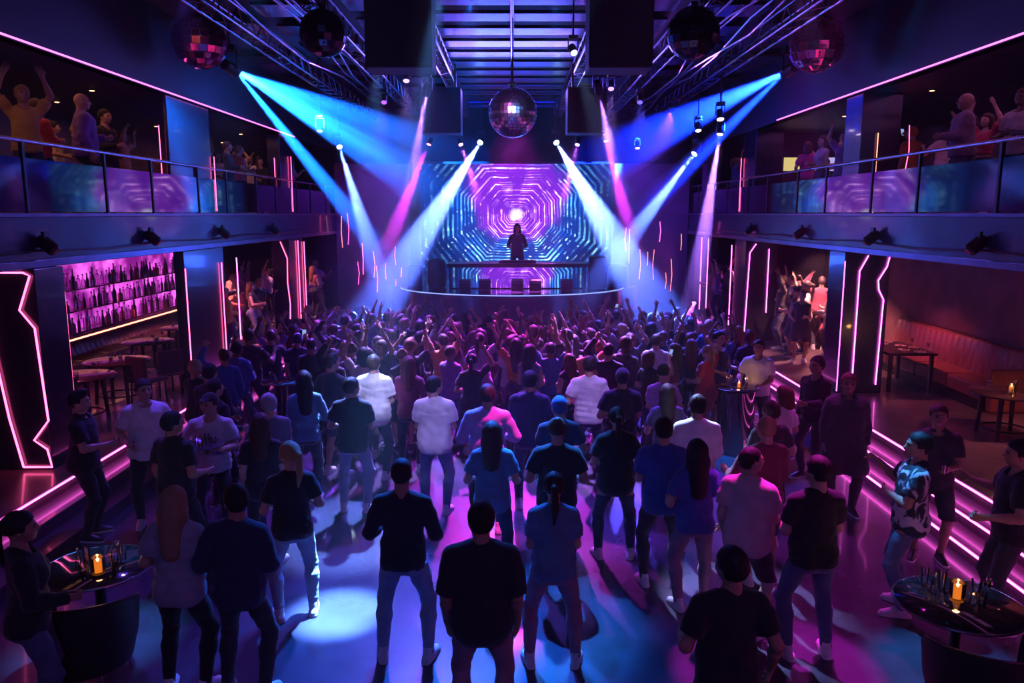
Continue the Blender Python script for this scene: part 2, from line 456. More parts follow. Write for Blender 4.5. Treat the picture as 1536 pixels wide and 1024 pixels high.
# ------------------------------------------------------------------ LED screen
def screen_mat(name, strength, scale=1.0):
    m = bpy.data.materials.new(name)
    m.use_nodes = True
    nt = m.node_tree
    nt.nodes.clear()
    out = nt.nodes.new('ShaderNodeOutputMaterial')
    e = nt.nodes.new('ShaderNodeEmission')
    nt.links.new(e.outputs[0], out.inputs[0])
    X = NX(nt)
    tc = nt.nodes.new('ShaderNodeTexCoord')
    sep = nt.nodes.new('ShaderNodeSeparateXYZ')
    nt.links.new(tc.outputs['Object'], sep.inputs[0])
    nz = nt.nodes.new('ShaderNodeTexNoise'); nz.inputs['Scale'].default_value = 1.6; nz.inputs['Detail'].default_value = 2
    nt.links.new(tc.outputs['Object'], nz.inputs['Vector'])
    wob = X.m('MULTIPLY', X.m('SUBTRACT', nz.outputs['Fac'], 0.5), 0.10)
    u = X.m('ADD', X.m('MULTIPLY', sep.outputs[0], scale), wob)
    v = X.m('ADD', X.m('MULTIPLY', sep.outputs[2], scale), wob)
    au, av = X.m('ABSOLUTE', u), X.m('ABSOLUTE', v)
    d1 = X.m('MULTIPLY', av, 1.12)
    d2 = X.m('MULTIPLY', au, 0.92)
    d3 = X.m('ADD', X.m('MULTIPLY', au, 0.70), X.m('MULTIPLY', av, 0.62))
    d = X.m('MAXIMUM', X.m('MAXIMUM', d1, d2), d3)
    d = X.m('MAXIMUM', d, 0.02)
    t = X.m('MULTIPLY', X.m('LOGARITHM', d, 2.718), 4.6)
    idx = X.m('FLOOR', t)
    fr = X.m('SUBTRACT', t, idx)
    line = X.m('SUBTRACT', 1.0, X.ramp(X.m('ABSOLUTE', X.m('SUBTRACT', fr, 0.5)), 0.02, 0.13))
    t2 = X.m('MULTIPLY', t, 3.0)
    fr2 = X.m('SUBTRACT', t2, X.m('FLOOR', t2))
    fine = X.m('SUBTRACT', 1.0, X.ramp(X.m('ABSOLUTE', X.m('SUBTRACT', fr2, 0.5)), 0.05, 0.3))
    ang = X.m('ARCTAN2', v, u)
    sec = X.m('FLOOR', X.m('MULTIPLY', X.m('ADD', ang, X.m('MULTIPLY', idx, 0.37)), 2.9))
    cmb = nt.nodes.new('ShaderNodeCombineXYZ')
    nt.links.new(sec, cmb.inputs[0]); nt.links.new(idx, cmb.inputs[1])
    wn = nt.nodes.new('ShaderNodeTexWhiteNoise'); wn.noise_dimensions = '2D'
    nt.links.new(cmb.outputs[0], wn.inputs['Vector'])
    seg = wn.outputs['Value']
    hot = X.ramp(seg, 0.55, 0.92)
    nz2 = nt.nodes.new('ShaderNodeTexNoise'); nz2.inputs['Scale'].default_value = 5.0; nz2.inputs['Detail'].default_value = 5
    nt.links.new(tc.outputs['Object'], nz2.inputs['Vector'])
    sparkle = X.ramp(nz2.outputs['Fac'], 0.52, 0.72)
    # cool towards the rim and bottom, violet in the middle and at the top
    warm = X.ramp(X.m('ADD', X.m('ADD', d, X.m('MULTIPLY', v, -0.45)), X.m('MULTIPLY', X.m('SUBTRACT', nz.outputs['Fac'], 0.5), 0.8)), 1.0, 1.55, 1.0, 0.0)
    base = X.mix(warm, (0.002, 0.018, 0.16), (0.075, 0.008, 0.26))
    mid = X.mix(warm, (0.008, 0.17, 0.85), (0.36, 0.035, 0.80))
    hi = X.mix(warm, (0.25, 0.85, 1.0), (1.0, 0.50, 0.92))
    nz3 = nt.nodes.new('ShaderNodeTexNoise'); nz3.inputs['Scale'].default_value = 1.3; nz3.inputs['Detail'].default_value = 3
    nt.links.new(tc.outputs['Object'], nz3.inputs['Vector'])
    blot = X.ramp(nz3.outputs['Fac'], 0.40, 0.66)
    c = X.mix(X.m('MULTIPLY', X.m('MULTIPLY', fine, blot), X.m('ADD', 0.15, X.m('MULTIPLY', seg, 0.75))), base, mid)
    low = X.ramp(v, -1.3, 0.2, 1.0, 0.35)
    c = X.mix(X.m('MULTIPLY', X.m('MULTIPLY', X.m('MULTIPLY', hot, X.ramp(fine, 0.0, 0.6)), X.m('ADD', sparkle, 0.35)), low), c, hi)
    glint = X.m('MULTIPLY', X.m('MULTIPLY', X.ramp(fine, 0.3, 0.9), sparkle), X.m('MULTIPLY', X.m('SUBTRACT', 1.0, warm), low))
    c = X.mix(glint, c, (0.55, 0.92, 1.0))
    lw = X.m('MULTIPLY', X.m('MULTIPLY', line, X.m('ADD', X.m('MULTIPLY', warm, 0.45), 0.12)), X.m('ADD', blot, sparkle))
    c = X.mix(lw, c, hi)
    core = X.ramp(d, 0.10, 0.26, 1.0, 0.0)
    c = X.mix(X.m('MULTIPLY', core, X.m('ADD', 0.4, sparkle)), c, (0.85, 0.8, 1.0))
    fall = X.ramp(d, 1.7, 2.6, 1.0, 0.3)
    nt.links.new(c, e.inputs[0])
    nt.links.new(X.m('MULTIPLY', fall, X.m('ADD', strength, X.m('MULTIPLY', lw, strength * 1.2))), e.inputs[1])
    return m
M['screen'] = screen_mat('led_screen_tunnel', 3.0)
M['booth_screen'] = screen_mat('led_booth_front', 2.6, 1.7)
scr = empty('led_screen', (0.15, YB - 0.35, 3.72))
tag(scr, 'huge LED wall glowing with a purple and cyan octagonal tunnel behind the stage', 'screen')
MB().box(-3.25, 0.0, -2.1, 3.25, 0.1, 1.68).build('display_panel', M['screen'], scr)
MB().box(-3.33, 0.1, -2.1, 3.33, 0.25, 1.76).build('housing', M['black_metal'], scr)
# flanking reflective wall panels
for s, side in ((-1, 'left'), (1, 'right')):
    a, b = sorted((s*3.5, s*6.05))
    struct(MB().box(a, YB - 0.16, 0, b, YB - 0.02, 5.42).build('wall_panel_' + side, M['back_gloss']))
    rr = random.Random(5 + s)
    for k in range(9):
        x = s * (3.75 + 2.2 * (k + rr.uniform(0.1, 0.9)) / 9)
        z0 = rr.uniform(1.0, 2.8); L = rr.uniform(0.4, 1.2)
        m = M[rr.choice(['neon_pink', 'neon_magenta', 'neon_orange'])]
        o = neon('neon_tube', [(x, YB - 0.2, z0), (x + rr.uniform(-.05, .05), YB - 0.2, z0 + L * 0.5), (x, YB - 0.2, z0 + L)], 0.006, m,
                 f'thin vertical neon line, { ["first","second","third","fourth","fifth","sixth","seventh","eighth","ninth"][k]} outward from the LED wall, {side} panel')

# ------------------------------------------------------------------ stage and DJ booth
SZ = 1.74
stage_poly = [(-3.6, YB - 0.4), (-3.6, 22.6)] + [(3.1*math.sin(a), 22.2 - 2.6*math.cos(a)) for a in [(-80 + 160*k/24)*PI/180 for k in range(25)]] + [(3.6, 22.6), (3.6, YB - 0.4)]
stage_poly.reverse()
st = struct(MB().prism(stage_poly, 0, SZ).build('stage', mat('stage_dark_gloss', (0.03, 0.03, 0.07), 0.2, coat=0.6)))
front = [(3.13*math.sin(a), 22.2 - 2.63*math.cos(a), SZ - 0.02) for a in [(-80 + 160*k/40)*PI/180 for k in range(41)]]
tag(MB().tube(front, 0.014, 6).build('led_strip', emis('stage_edge_led', (0.25, 0.35, 1.0), 1.6)), 'thin blue LED line curving along the front lip of the stage', 'LED strip')
bo = empty('dj_booth', (0.15, 21.2, SZ))
tag(bo, 'wide DJ booth with a glowing blue LED front on the stage', 'DJ booth')
MB().box(-1.8, 0, 0.03, 1.8, 0.08, 0.58).build('led_front', M['booth_screen'], bo)
MB().box(-1.9, -0.08, 0.58, 1.9, 0.95, 0.68).build('counter', M['black_metal'], bo, bevel=0.01)
MB().box(-1.85, 0.08, 0.0, 1.85, 0.85, 0.58).build('cabinet', M['black_metal'], bo)
dk = empty('dj_mixer', (0.15, 21.62, SZ + 0.68))
tag(dk, 'black mixing deck on the booth counter in front of the DJ', 'mixer')
MB().box(-0.5, -0.2, 0, 0.5, 0.2, 0.06).build('body', M['black_metal'], dk, bevel=0.008)
for sx in (-0.3, 0.3): MB().lathe([(0.13, 0.06), (0.13, 0.075), (0.02, 0.078)], 20, (sx, 0, 0)).build('jog_wheel', M['steel'], dk, smooth=True)
def monitor(x, y, w, h, label, round_=False):
    o = empty('stage_speaker', (x, y, SZ))
    tag(o, label, 'speaker')
    if round_: MB().lathe([(w*0.42, 0), (w*0.5, 0.05), (w*0.52, h*0.5), (w*0.45, h*0.92), (w*0.2, h)], 20).build('cabinet', M['speaker'], o, smooth=True)
    else: MB().box(-w/2, -w*0.4, 0, w/2, w*0.4, h).build('cabinet', M['speaker'], o, bevel=0.03)
    MB().tube([(w*0.3*math.cos(2*PI*k/20), -w*0.4 - (0.12*w if round_ else 0.005), h*0.5 + w*0.3*math.sin(2*PI*k/20)) for k in range(20)], 0.012, 6, closed=True).build('driver_ring', M['black_metal'], o)
monitor(-2.05, 21.5, 0.5, 0.8, 'rounded black stage speaker beside the left end of the DJ booth', True)
monitor(2.3, 21.4, 0.46, 0.86, 'tall black stage speaker box beside the right end of the DJ booth')
monitor(2.95, 21.9, 0.6, 0.62, 'squat rounded stage monitor right of the tall speaker box', True)
monitor(-2.7, 22.0, 0.42, 0.6, 'small stage speaker farthest left on the stage')
for k, x in enumerate((-1.25, -0.72, 0.14, 0.62, 1.45)):
    wdg = empty('floor_monitor', (x, 20.75 + 0.02*k, SZ))
    tag(wdg, f'small black wedge monitor, {["first","second","third","fourth","fifth"][k]} from the left before the booth', 'speaker')
    MB().add([(-.16,-.13,0),(.16,-.13,0),(.16,.13,0),(-.16,.13,0),(-.16,-.02,.26),(.16,-.02,.26),(.16,.13,.30),(-.16,.13,.30)],
             [(3,2,1,0),(4,5,6,7),(0,1,5,4),(1,2,6,5),(2,3,7,6),(3,0,4,7)]).build('cabinet', M['speaker'], wdg, bevel=0.015)
    MB().box(-.12, -.115, .04, .12, -.07, .2).build('grille', M['black_metal'], wdg)

# ------------------------------------------------------------------ ceiling: slats, foil panels, trusses
for k in range(20):
    y = 5.4 + 1.08*k
    struct(MB().box(-1.38, y, CEIL - 0.16, 1.38, y + 0.55, CEIL - 0.10).build('ceiling_panel_%d' % (k+1), M['slat'], bevel=0.01))
for s in (-1, 1):
    for k in range(14):
        y = 5.6 + 1.5*k
        a, b = sorted((s*1.75, s*2.75)); struct(MB().box(a, y, CEIL - 0.13, b, y + 0.9, CEIL - 0.08).build('ceiling_panel', M['ceil_gloss']))
        a, b = sorted((s*3.1, s*4.3)); struct(MB().box(a, y + 0.5, CEIL - 0.13, b, y + 1.3, CEIL - 0.08).build('ceiling_panel', M['ceil_gloss']))
        if k % 2 == 0:
            a, b = sorted((s*4.6, s*5.9)); struct(MB().box(a, y + 0.2, CEIL - 0.15, b, y + 1.1, CEIL - 0.1).build('ceiling_panel', M['ceil_gloss']))
def truss(x, y0, y1, z, w, label, vert=True):
    t = empty('lighting_truss', (x, y0, z))
    tag(t, label, 'truss', 'ceiling trusses')
    L = y1 - y0
    for (dx, dz) in ((-w/2, -w/2), (w/2, -w/2), (-w/2, w/2), (w/2, w/2)):
        MB().tube([(dx, 0, dz), (dx, L, dz)], 0.024, 8).build('chord', M['truss'], t, smooth=True)
    lac = MB()
    n = int(L / (w * 1.1))
    for k in range(n):
        ya, yb = L*k/n, L*(k+1)/n
        for dx in (-w/2, w/2):
            lac.tube([(dx, ya, -w/2 if k % 2 else w/2), (dx, yb, w/2 if k % 2 else -w/2)], 0.012, 5)
        lac.tube([(-w/2 if k % 2 else w/2, ya, -w/2), (w/2 if k % 2 else -w/2, yb, -w/2)], 0.012, 5)
    lac.build('lacing_lattice', M['truss'], t)
for x, w, nm in ((-1.5, 0.24, 'left truss next to the bright slatted bay'), (1.5, 0.24, 'right truss next to the bright slatted bay'),
                 (-2.95, 0.28, 'second truss out on the left of the ceiling'), (2.95, 0.28, 'second truss out on the right of the ceiling'),
                 (-4.5, 0.28, 'outermost truss on the left of the ceiling'), (4.5, 0.28, 'outermost truss on the right of the ceiling')):
    truss(x, 4.5, 26.8, 6.98 if abs(x) < 2 else 6.85, w, 'dark metal lattice ' + nm)
tag(MB().tube([(0, 4.5, CEIL - 0.22), (0, 26.5, CEIL - 0.22)], 0.035, 10).build('ceiling_pipe', M['steel'], smooth=True), 'shiny straight conduit pipe down the middle of the slatted ceiling', 'pipe')

# loose cables sagging along the side bays
rc = random.Random(3)
for k in range(8):
    s = -1 if k % 2 else 1
    x = s * rc.uniform(3.45, 3.95); z = rc.uniform(6.5, 7.0)
    pts = [(x + rc.uniform(-.12, .12), 6 + 2.4*j, z - 0.12*math.sin(j*1.3 + k)) for j in range(9)]
    tag(MB().tube(pts, 0.02, 6).build('cable', M['truss'], smooth=True), f'dark cable run sagging under the {"left" if s < 0 else "right"} ceiling bay', 'cable', f'ceiling cables {"left" if s < 0 else "right"}')

# hung loudspeakers
def hung_speaker(x, y, z0, z1, w, label):
    o = empty('hanging_speaker', (x, y, z0))
    tag(o, label, 'speaker')
    h = z1 - z0
    MB().box(-w/2, 0, 0, w/2, 0.6, h).build('cabinet', M['speaker'], o, bevel=0.02)
    MB().box(-w/2 + 0.04, -0.012, 0.05, w/2 - 0.04, 0.0, h - 0.05).build('grille', M['speaker'], o)
    for sx in (-w*0.35, w*0.35):
        MB().box(sx - 0.02, 0.25, h, sx + 0.02, 0.3, 6.855 - z0).build('hanging_bracket', M['black_metal'], o)
hung_speaker(-1.52, 11.0, 5.68, 6.80, 0.9, 'big black loudspeaker hanging above the floor, nearer of the two on the left')
hung_speaker(1.46, 11.0, 5.68, 6.80, 0.86, 'big black loudspeaker hanging above the floor, nearer of the two on the right')
hung_speaker(-1.5, 17.0, 5.42, 6.35, 0.86, 'black loudspeaker hanging above the floor, farther of the two on the left')
hung_speaker(1.56, 17.0, 5.42, 6.35, 0.80, 'black loudspeaker hanging above the floor, farther of the two on the right')

# mirror balls
def mirror_ball(loc, r, m, label, seed, nu=40, nv=22, top=CEIL - 0.05):
    o = empty('mirror_ball', loc)
    tag(o, label, 'mirror ball')
    q = random.Random(seed)
    b = MB()
    for i in range(nv):
        t0, t1 = PI*i/nv, PI*(i+1)/nv
        n = max(6, int(nu*math.sin((t0+t1)/2)))
        for k in range(n):
            a0, a1 = 2*PI*(k+.04)/n, 2*PI*(k+.96)/n
            ta, tb = t0 + .04*PI/nv, t1 - .04*PI/nv
            vs = [Vector((math.sin(t)*math.cos(a), math.sin(t)*math.sin(a), math.cos(t)))*r for t, a in ((ta,a0),(tb,a0),(tb,a1),(ta,a1))]
            c = sum(vs, Vector())/4
            ax = c.normalized()
            off = Vector((q.uniform(-1,1), q.uniform(-1,1), q.uniform(-1,1)))*0.05
            nn = (ax + off).normalized()
            rot = ax.rotation_difference(nn)
            b.add([c*1.006 + rot @ (x - c) for x in vs], [(0,1,2,3)])
    b.build('mirror_tile_mosaic', m, o)
    MB().lathe([(0.001, -r*.99)] + [(r*.99*math.sin(PI*i/16), -r*.99*math.cos(PI*i/16)) for i in range(1, 16)] + [(0.001, r*.99)], 28).build('core', M['black_metal'], o, smooth=True)
    MB().lathe([(0.05, r*0.98), (0.05, r + 0.06), (0.015, r + 0.07)], 12).build('cap', M['black_metal'], o)
    MB().tube([(0, 0, r + 0.05), (0, 0, top - loc[2])], 0.012, 6).build('rod', M['steel'], o)
b0 = at_y(769, 169, 14.0)
mirror_ball(b0, 0.42, M['mirror'], 'large silver mirror ball hanging in the middle above the dance floor', 1)
mirror_ball(at_y(300, 62, 14.2), 0.46, M['mirror_pink_light'], 'rose tinted mirror ball above the left balcony edge beside the blue lamp', 2, 22, 12)
mirror_ball(at_y(1225, 68, 14.2), 0.46, M['mirror_pink_light'], 'rose tinted mirror ball above the right balcony edge beside the blue lamp', 3, 18, 10)
mirror_ball(at_y(485, 50, 12.0), 0.34, M['mirror_dark'], 'dark smoked mirror ball hanging left of the near left loudspeaker', 4, 20, 11, 6.70)
mirror_ball(at_y(1040, 50, 12.0), 0.38, M['mirror_dark'], 'dark smoked mirror ball hanging right of the near right loudspeaker', 5, 20, 11, 6.70)
# ------------------------------------------------------------------ people: distance fields turned into meshes
class Field:
    def __init__(s, lo, hi, h):
        s.h = h
        s.lo = np.array(lo, float)
        s.n = np.maximum(4, np.ceil((np.array(hi, float) - s.lo) / h).astype(int) + 1)
        s.f = np.full(s.n, 1.0, np.float32)
        s.ax = [(s.lo[i] + h * np.arange(s.n[i])).astype(np.float32) for i in range(3)]
    def block(s, lo, hi):
        a = np.maximum(0, np.floor((np.array(lo) - s.lo) / s.h).astype(int))
        b = np.minimum(s.n, np.ceil((np.array(hi) - s.lo) / s.h).astype(int) + 1)
        if (b <= a).any(): return None
        sl = tuple(slice(a[i], b[i]) for i in range(3))
        X = s.ax[0][sl[0]][:, None, None]; Y = s.ax[1][sl[1]][None, :, None]; Z = s.ax[2][sl[2]][None, None, :]
        return sl, X, Y, Z
    def union(s, sl, d, k):
        a = s.f[sl]
        if k > 0:
            h = np.clip(0.5 + 0.5 * (d - a) / k, 0, 1)
            s.f[sl] = d * (1 - h) + a * h - k * h * (1 - h)
        else: s.f[sl] = np.minimum(a, d)
    def cone(s, p, q, r1, r2, k=0.02, flat=None):
        # tapered capsule from p to q; flat=(axis vector, factor) widens it along an axis
        p, q = np.array(p, float), np.array(q, float)
        R = max(r1, r2) * (1.0 if flat is None else max(1.0, flat[1])) + k + 2 * s.h
        B = s.block(np.minimum(p, q) - R, np.maximum(p, q) + R)
        if B is None: return
        sl, X, Y, Z = B
        d = q - p; L2 = float(d @ d) + 1e-9
        px, py, pz = X - p[0], Y - p[1], Z - p[2]
        t = np.clip((px * d[0] + py * d[1] + pz * d[2]) / L2, 0, 1)
        ex, ey, ez = px - t * d[0], py - t * d[1], pz - t * d[2]
        r = r1 + (r2 - r1) * t
        if flat is not None:
            w, fac = np.array(flat[0], float), flat[1]
            c = ex * w[0] + ey * w[1] + ez * w[2]
            m = (1 - 1 / fac) * c
            ex, ey, ez = ex - m * w[0], ey - m * w[1], ez - m * w[2]
        s.union(sl, np.sqrt(ex * ex + ey * ey + ez * ez) - r, k)
    def ell(s, c, r, k=0.02, R=None, sub=False):
        c, r = np.array(c, float), np.array(r, float)
        m = r.max() + k + 2 * s.h
        B = s.block(c - m, c + m)
        if B is None: return
        sl, X, Y, Z = B
        x, y, z = X - c[0], Y - c[1], Z - c[2]
        if R is not None:
            x, y, z = R[0][0]*x + R[1][0]*y + R[2][0]*z, R[0][1]*x + R[1][1]*y + R[2][1]*z, R[0][2]*x + R[1][2]*y + R[2][2]*z
        d = (np.sqrt((x / r[0])**2 + (y / r[1])**2 + (z / r[2])**2) - 1) * r.min()
        if sub:
            a = s.f[sl]; d = -d
            h = np.clip(0.5 - 0.5 * (d - a) / k, 0, 1)
            s.f[sl] = d * (1 - h) + a * h + k * h * (1 - h)
        else: s.union(sl, d.astype(np.float32), k)
    def cut(s, p, n):
        # keep what lies on the side the normal points away from
        n = np.array(n, float); n = n / np.linalg.norm(n)
        X, Y, Z = s.ax[0][:, None, None], s.ax[1][None, :, None], s.ax[2][None, None, :]
        s.f = np.maximum(s.f, ((X - p[0]) * n[0] + (Y - p[1]) * n[1] + (Z - p[2]) * n[2]).astype(np.float32))
    def mesh(s):
        f = s.f.copy()
        f[0], f[-1], f[:, 0], f[:, -1], f[:, :, 0], f[:, :, -1] = (np.float32(0.5),) * 6
        ins = f < 0
        nx, ny, nz = f.shape
        cnt = np.zeros((nx-1, ny-1, nz-1), np.int8)
        for i in (0, 1):
            for j in (0, 1):
                for k in (0, 1):
                    cnt += ins[i:nx-1+i, j:ny-1+j, k:nz-1+k]
        act = (cnt > 0) & (cnt < 8)
        idx = np.full(act.shape, -1, np.int64)
        cells = np.argwhere(act)
        idx[act] = np.arange(len(cells))
        acc = np.zeros((len(cells), 3)); wt = np.zeros(len(cells))
        C = [(i, j, k) for i in (0, 1) for j in (0, 1) for k in (0, 1)]
        for a in C:
            for ax in range(3):
                if a[ax]: continue
                b = list(a); b[ax] = 1
                fa = f[cells[:, 0]+a[0], cells[:, 1]+a[1], cells[:, 2]+a[2]]
                fb = f[cells[:, 0]+b[0], cells[:, 1]+b[1], cells[:, 2]+b[2]]
                m = (fa < 0) != (fb < 0)
                t = np.where(m, fa / np.where(m, fa - fb, 1), 0)
                p = np.zeros((len(cells), 3)); p[:] = a
                p[:, ax] = t
                acc += p * m[:, None]; wt += m
        V = s.lo + (cells + acc / np.maximum(wt, 1)[:, None]) * s.h
        faces = []
        for ax in range(3):
            o1, o2 = (ax + 1) % 3, (ax + 2) % 3
            sa = [slice(1, -1)] * 3; sb = [slice(1, -1)] * 3
            sa[ax] = slice(0, f.shape[ax] - 1); sb[ax] = slice(1, f.shape[ax])
            A, B = ins[tuple(sa)], ins[tuple(sb)]
            e = np.argwhere(A != B)
            if not len(e): continue
            flip = A[e[:, 0], e[:, 1], e[:, 2]]
            base = e.copy(); base[:, o1] += 1; base[:, o2] += 1
            def cell(d1, d2):
                c = base.copy(); c[:, o1] -= d1; c[:, o2] -= d2
                return idx[c[:, 0], c[:, 1], c[:, 2]]
            q = np.stack([cell(1, 1), cell(0, 1), cell(0, 0), cell(1, 0)], 1)
            q[~flip] = q[~flip][:, ::-1]
            faces.append(q)
        Fc = np.concatenate(faces) if faces else np.zeros((0, 4), int)
        return V, Fc
def vnoise(P, sc, seed, amp=1.0):
    g = np.random.RandomState(seed)
    out = np.zeros(len(P))
    for i in range(7):
        w = g.normal(size=3) * sc
        out += np.sin(P @ w + g.uniform(0, 6.28))
    return out * amp / 4.0
def to_mesh(name, parts, mats):
    # parts: list of (V, F, material index array or int)
    vs, fs, mi, b = [], [], [], 0
    for V, Fc, m in parts:
        vs.append(V); fs.append(Fc + b); b += len(V)
        mi.append(np.full(len(Fc), m) if np.isscalar(m) else m)
    V = np.concatenate(vs); Fc = np.concatenate(fs); mi = np.concatenate(mi)
    me = bpy.data.meshes.new(name)
    me.vertices.add(len(V)); me.vertices.foreach_set('co', V.astype(np.float32).ravel())
    me.loops.add(len(Fc) * 4); me.loops.foreach_set('vertex_index', Fc.astype(np.int32).ravel())
    me.polygons.add(len(Fc)); me.polygons.foreach_set('loop_start', np.arange(0, len(Fc) * 4, 4, dtype=np.int32))
    me.polygons.foreach_set('use_smooth', np.ones(len(Fc), bool))
    for m in mats: me.materials.append(m)
    me.polygons.foreach_set('material_index', mi.astype(np.int32))
    me.update(calc_edges=True)
    return me
def rotz(a): c, s_ = math.cos(a), math.sin(a); return np.array([[c, -s_, 0], [s_, c, 0], [0, 0, 1.0]])
def rotx(a): c, s_ = math.cos(a), math.sin(a); return np.array([[1.0, 0, 0], [0, c, -s_], [0, s_, c]])
def roty(a): c, s_ = math.cos(a), math.sin(a); return np.array([[c, 0, s_], [0, 1.0, 0], [-s_, 0, c]])
def unit(v): v = np.array(v, float); return v / (np.linalg.norm(v) + 1e-9)

# ---- head and hair templates; origin at the base of the skull (top of the neck), face towards +Y
HEADS = {}
def head_tpl(h, fem):
    k = (h, fem)
    if k in HEADS: return HEADS[k]
    f = Field((-0.13, -0.16, -0.12), (0.13, 0.16, 0.22), h)
    f.ell((0, -0.012, 0.095), (0.074, 0.094, 0.092), 0.02)            # cranium
    f.ell((0, 0.026, 0.060), (0.064, 0.066, 0.082), 0.03)             # face
    f.ell((0, 0.048, 0.000 if not fem else 0.004), (0.036 if fem else 0.042, 0.036, 0.030), 0.03)   # jaw and chin
    for s in (-1, 1):
        f.ell((s*0.044, 0.050, 0.050), (0.022, 0.022, 0.022), 0.03)   # cheekbones
        f.ell((s*0.026, 0.082, 0.095), (0.024, 0.010, 0.008), 0.015)  # brow ridge
        f.ell((s*0.029, 0.096, 0.080), (0.018, 0.014, 0.011), 0.010, sub=True)   # eye socket
        f.ell((s*0.029, 0.079, 0.080), (0.013, 0.011, 0.010), 0.004)  # eyeball
        f.ell((s*0.077, -0.008, 0.062), (0.010, 0.020, 0.032), 0.006, rotz(-s*0.35))  # ear
        f.ell((s*0.084, -0.004, 0.064), (0.006, 0.010, 0.018), 0.006, sub=True)
    f.cone((0, 0.088, 0.088), (0, 0.110, 0.055), 0.008, 0.013, 0.012)  # nose
    for s in (-1, 1): f.ell((s*0.011, 0.102, 0.050), (0.009, 0.010, 0.007), 0.008)
    f.ell((0, 0.090, 0.028), (0.022, 0.011, 0.006), 0.006)            # upper lip
    f.ell((0, 0.088, 0.018), (0.018, 0.010, 0.006), 0.006)            # lower lip
    f.cone((0, -0.022, 0.03), (0, -0.034, -0.10), 0.052 if not fem else 0.045, 0.056 if not fem else 0.047, 0.03)  # neck
    V, Fc = f.mesh()
    c = V[Fc].mean(1)
    mi = np.zeros(len(Fc), int)
    for s in (-1, 1):
        e = ((c[:, 0] - s*0.029) / 0.014)**2 + ((c[:, 2] - 0.080) / 0.008)**2
        mi[(e < 1) & (c[:, 1] > 0.06)] = 1
        b = (np.abs(c[:, 0] - s*0.029) < 0.020) & (np.abs(c[:, 2] - 0.100 + 0.10*np.abs(c[:, 0] - s*0.029)) < 0.0045)
        mi[b & (c[:, 1] > 0.05)] = 2
    mi[(((c[:, 0]) / 0.022)**2 + ((c[:, 2] - 0.023) / 0.010)**2 < 1) & (c[:, 1] > 0.07)] = 3
    HEADS[k] = (V, Fc, mi)
    return HEADS[k]
HAIRS = {}
def hair_tpl(h, style):
    k = (h, style)
    if k in HAIRS: return HAIRS[k]
    deep = style in ('long', 'longwave', 'bob', 'veil')
    f = Field((-0.17, -0.22, -0.42 if deep or style == 'pony' else -0.06), (0.17, 0.15, 0.26), h)
    th = {'buzz': 0.006, 'short': 0.014, 'quiff': 0.016, 'cap': 0.014, 'bald': 0.003}.get(style, 0.016)
    f.ell((0, -0.014, 0.097), (0.074 + th, 0.095 + th, 0.092 + th), 0.01)
    if style in ('short', 'quiff', 'buzz', 'cap'):
        f.ell((0, -0.046, 0.066), (0.062 + th*0.45, 0.056 + th*0.55, 0.062), 0.03)
    # open the face: remove everything ahead of a slanted hairline
    fr = Field((-0.17, -0.22, f.lo[2]), (0.17, 0.15, 0.26), h); fr.f[:] = 1
    X, Y, Z = f.ax[0][:, None, None], f.ax[1][None, :, None], f.ax[2][None, None, :]
    hl = 0.135 if style != 'bald' else 0.2
    face = np.maximum(-(Y - 0.028 - 0.25*np.maximum(0, Z - 0.09)), (Z - hl + 0.30*np.abs(X) - 0.25*(Y - 0.05)))
    f.f = np.maximum(f.f, -face.astype(np.float32))
    if not deep and style != 'veil':
        nape = -(Z - (0.008 if style in ('short', 'quiff', 'cap', 'buzz') else 0.05) + 0.55*np.maximum(0, Y + 0.035) * (1 if style != 'bun' else 0.6) - 0.9*np.maximum(0, Y + 0.02))
        side = np.where((np.abs(X) > 0.058) & (Y > -0.03), 0.075 - Z, nape)
        f.f = np.maximum(f.f, np.broadcast_to(np.minimum(nape, 1), f.f.shape).astype(np.float32))
        f.f = np.maximum(f.f, np.broadcast_to(np.where(Y > -0.035, (0.062 - Z), -1), f.f.shape).astype(np.float32))
    if style == 'quiff':
        f.ell((0.0, 0.045, 0.190), (0.055, 0.05, 0.025), 0.025)
    if style == 'pony':
        f.cone((0, -0.105, 0.13), (0, -0.145, 0.10), 0.022, 0.026, 0.015)
        f.cone((0, -0.145, 0.10), (0, -0.150, -0.06), 0.030, 0.032, 0.02)
        f.cone((0, -0.150, -0.06), (0, -0.115, -0.20), 0.030, 0.012, 0.02)
    if style == 'bun':
        f.ell((0, -0.085, 0.185), (0.042, 0.042, 0.036), 0.012)
    if deep:
        L = {'long': -0.30, 'longwave': -0.24, 'bob': -0.035, 'veil': -0.3}[style]
        f.cone((0, -0.045, 0.09), (0, -0.060, 0.0), 0.092, 0.088, 0.02)
        f.cone((0, -0.060, 0.0), (0, -0.105, L), 0.082, 0.055, 0.03, (np.array([1, 0, 0]), 1.35 if style != 'bob' else 1.1))
        for s in (-1, 1):
            f.cone((s*0.078, -0.005, 0.10), (s*0.088, -0.02, max(L, -0.12)), 0.022, 0.022, 0.02)
        # hollow out where face and neck sit
        fc = np.maximum(np.maximum(np.abs(X) - 0.066, -(Y - 0.008)), Z - 0.115)
        f.f = np.maximum(f.f, -fc.astype(np.float32))
        nk = np.sqrt(X**2 + (Y + 0.02)**2) - 0.05 + np.maximum(0, Z + 0.02)
        f.f = np.maximum(f.f, -np.broadcast_to(nk, f.f.shape).astype(np.float32))
    if style == 'cap':
        f.cone((0, 0.06, 0.140), (0, 0.125, 0.128), 0.012, 0.007, 0.01, (np.array([1, 0, 0]), 5.0))
    V, Fc = f.mesh()
    # strand relief running down from the crown
    a = np.arctan2(V[:, 0], V[:, 1] + 0.02)
    n = V - np.array([0, -0.02, np.nan_to_num(0.09)]); n[:, 2] *= 0.3
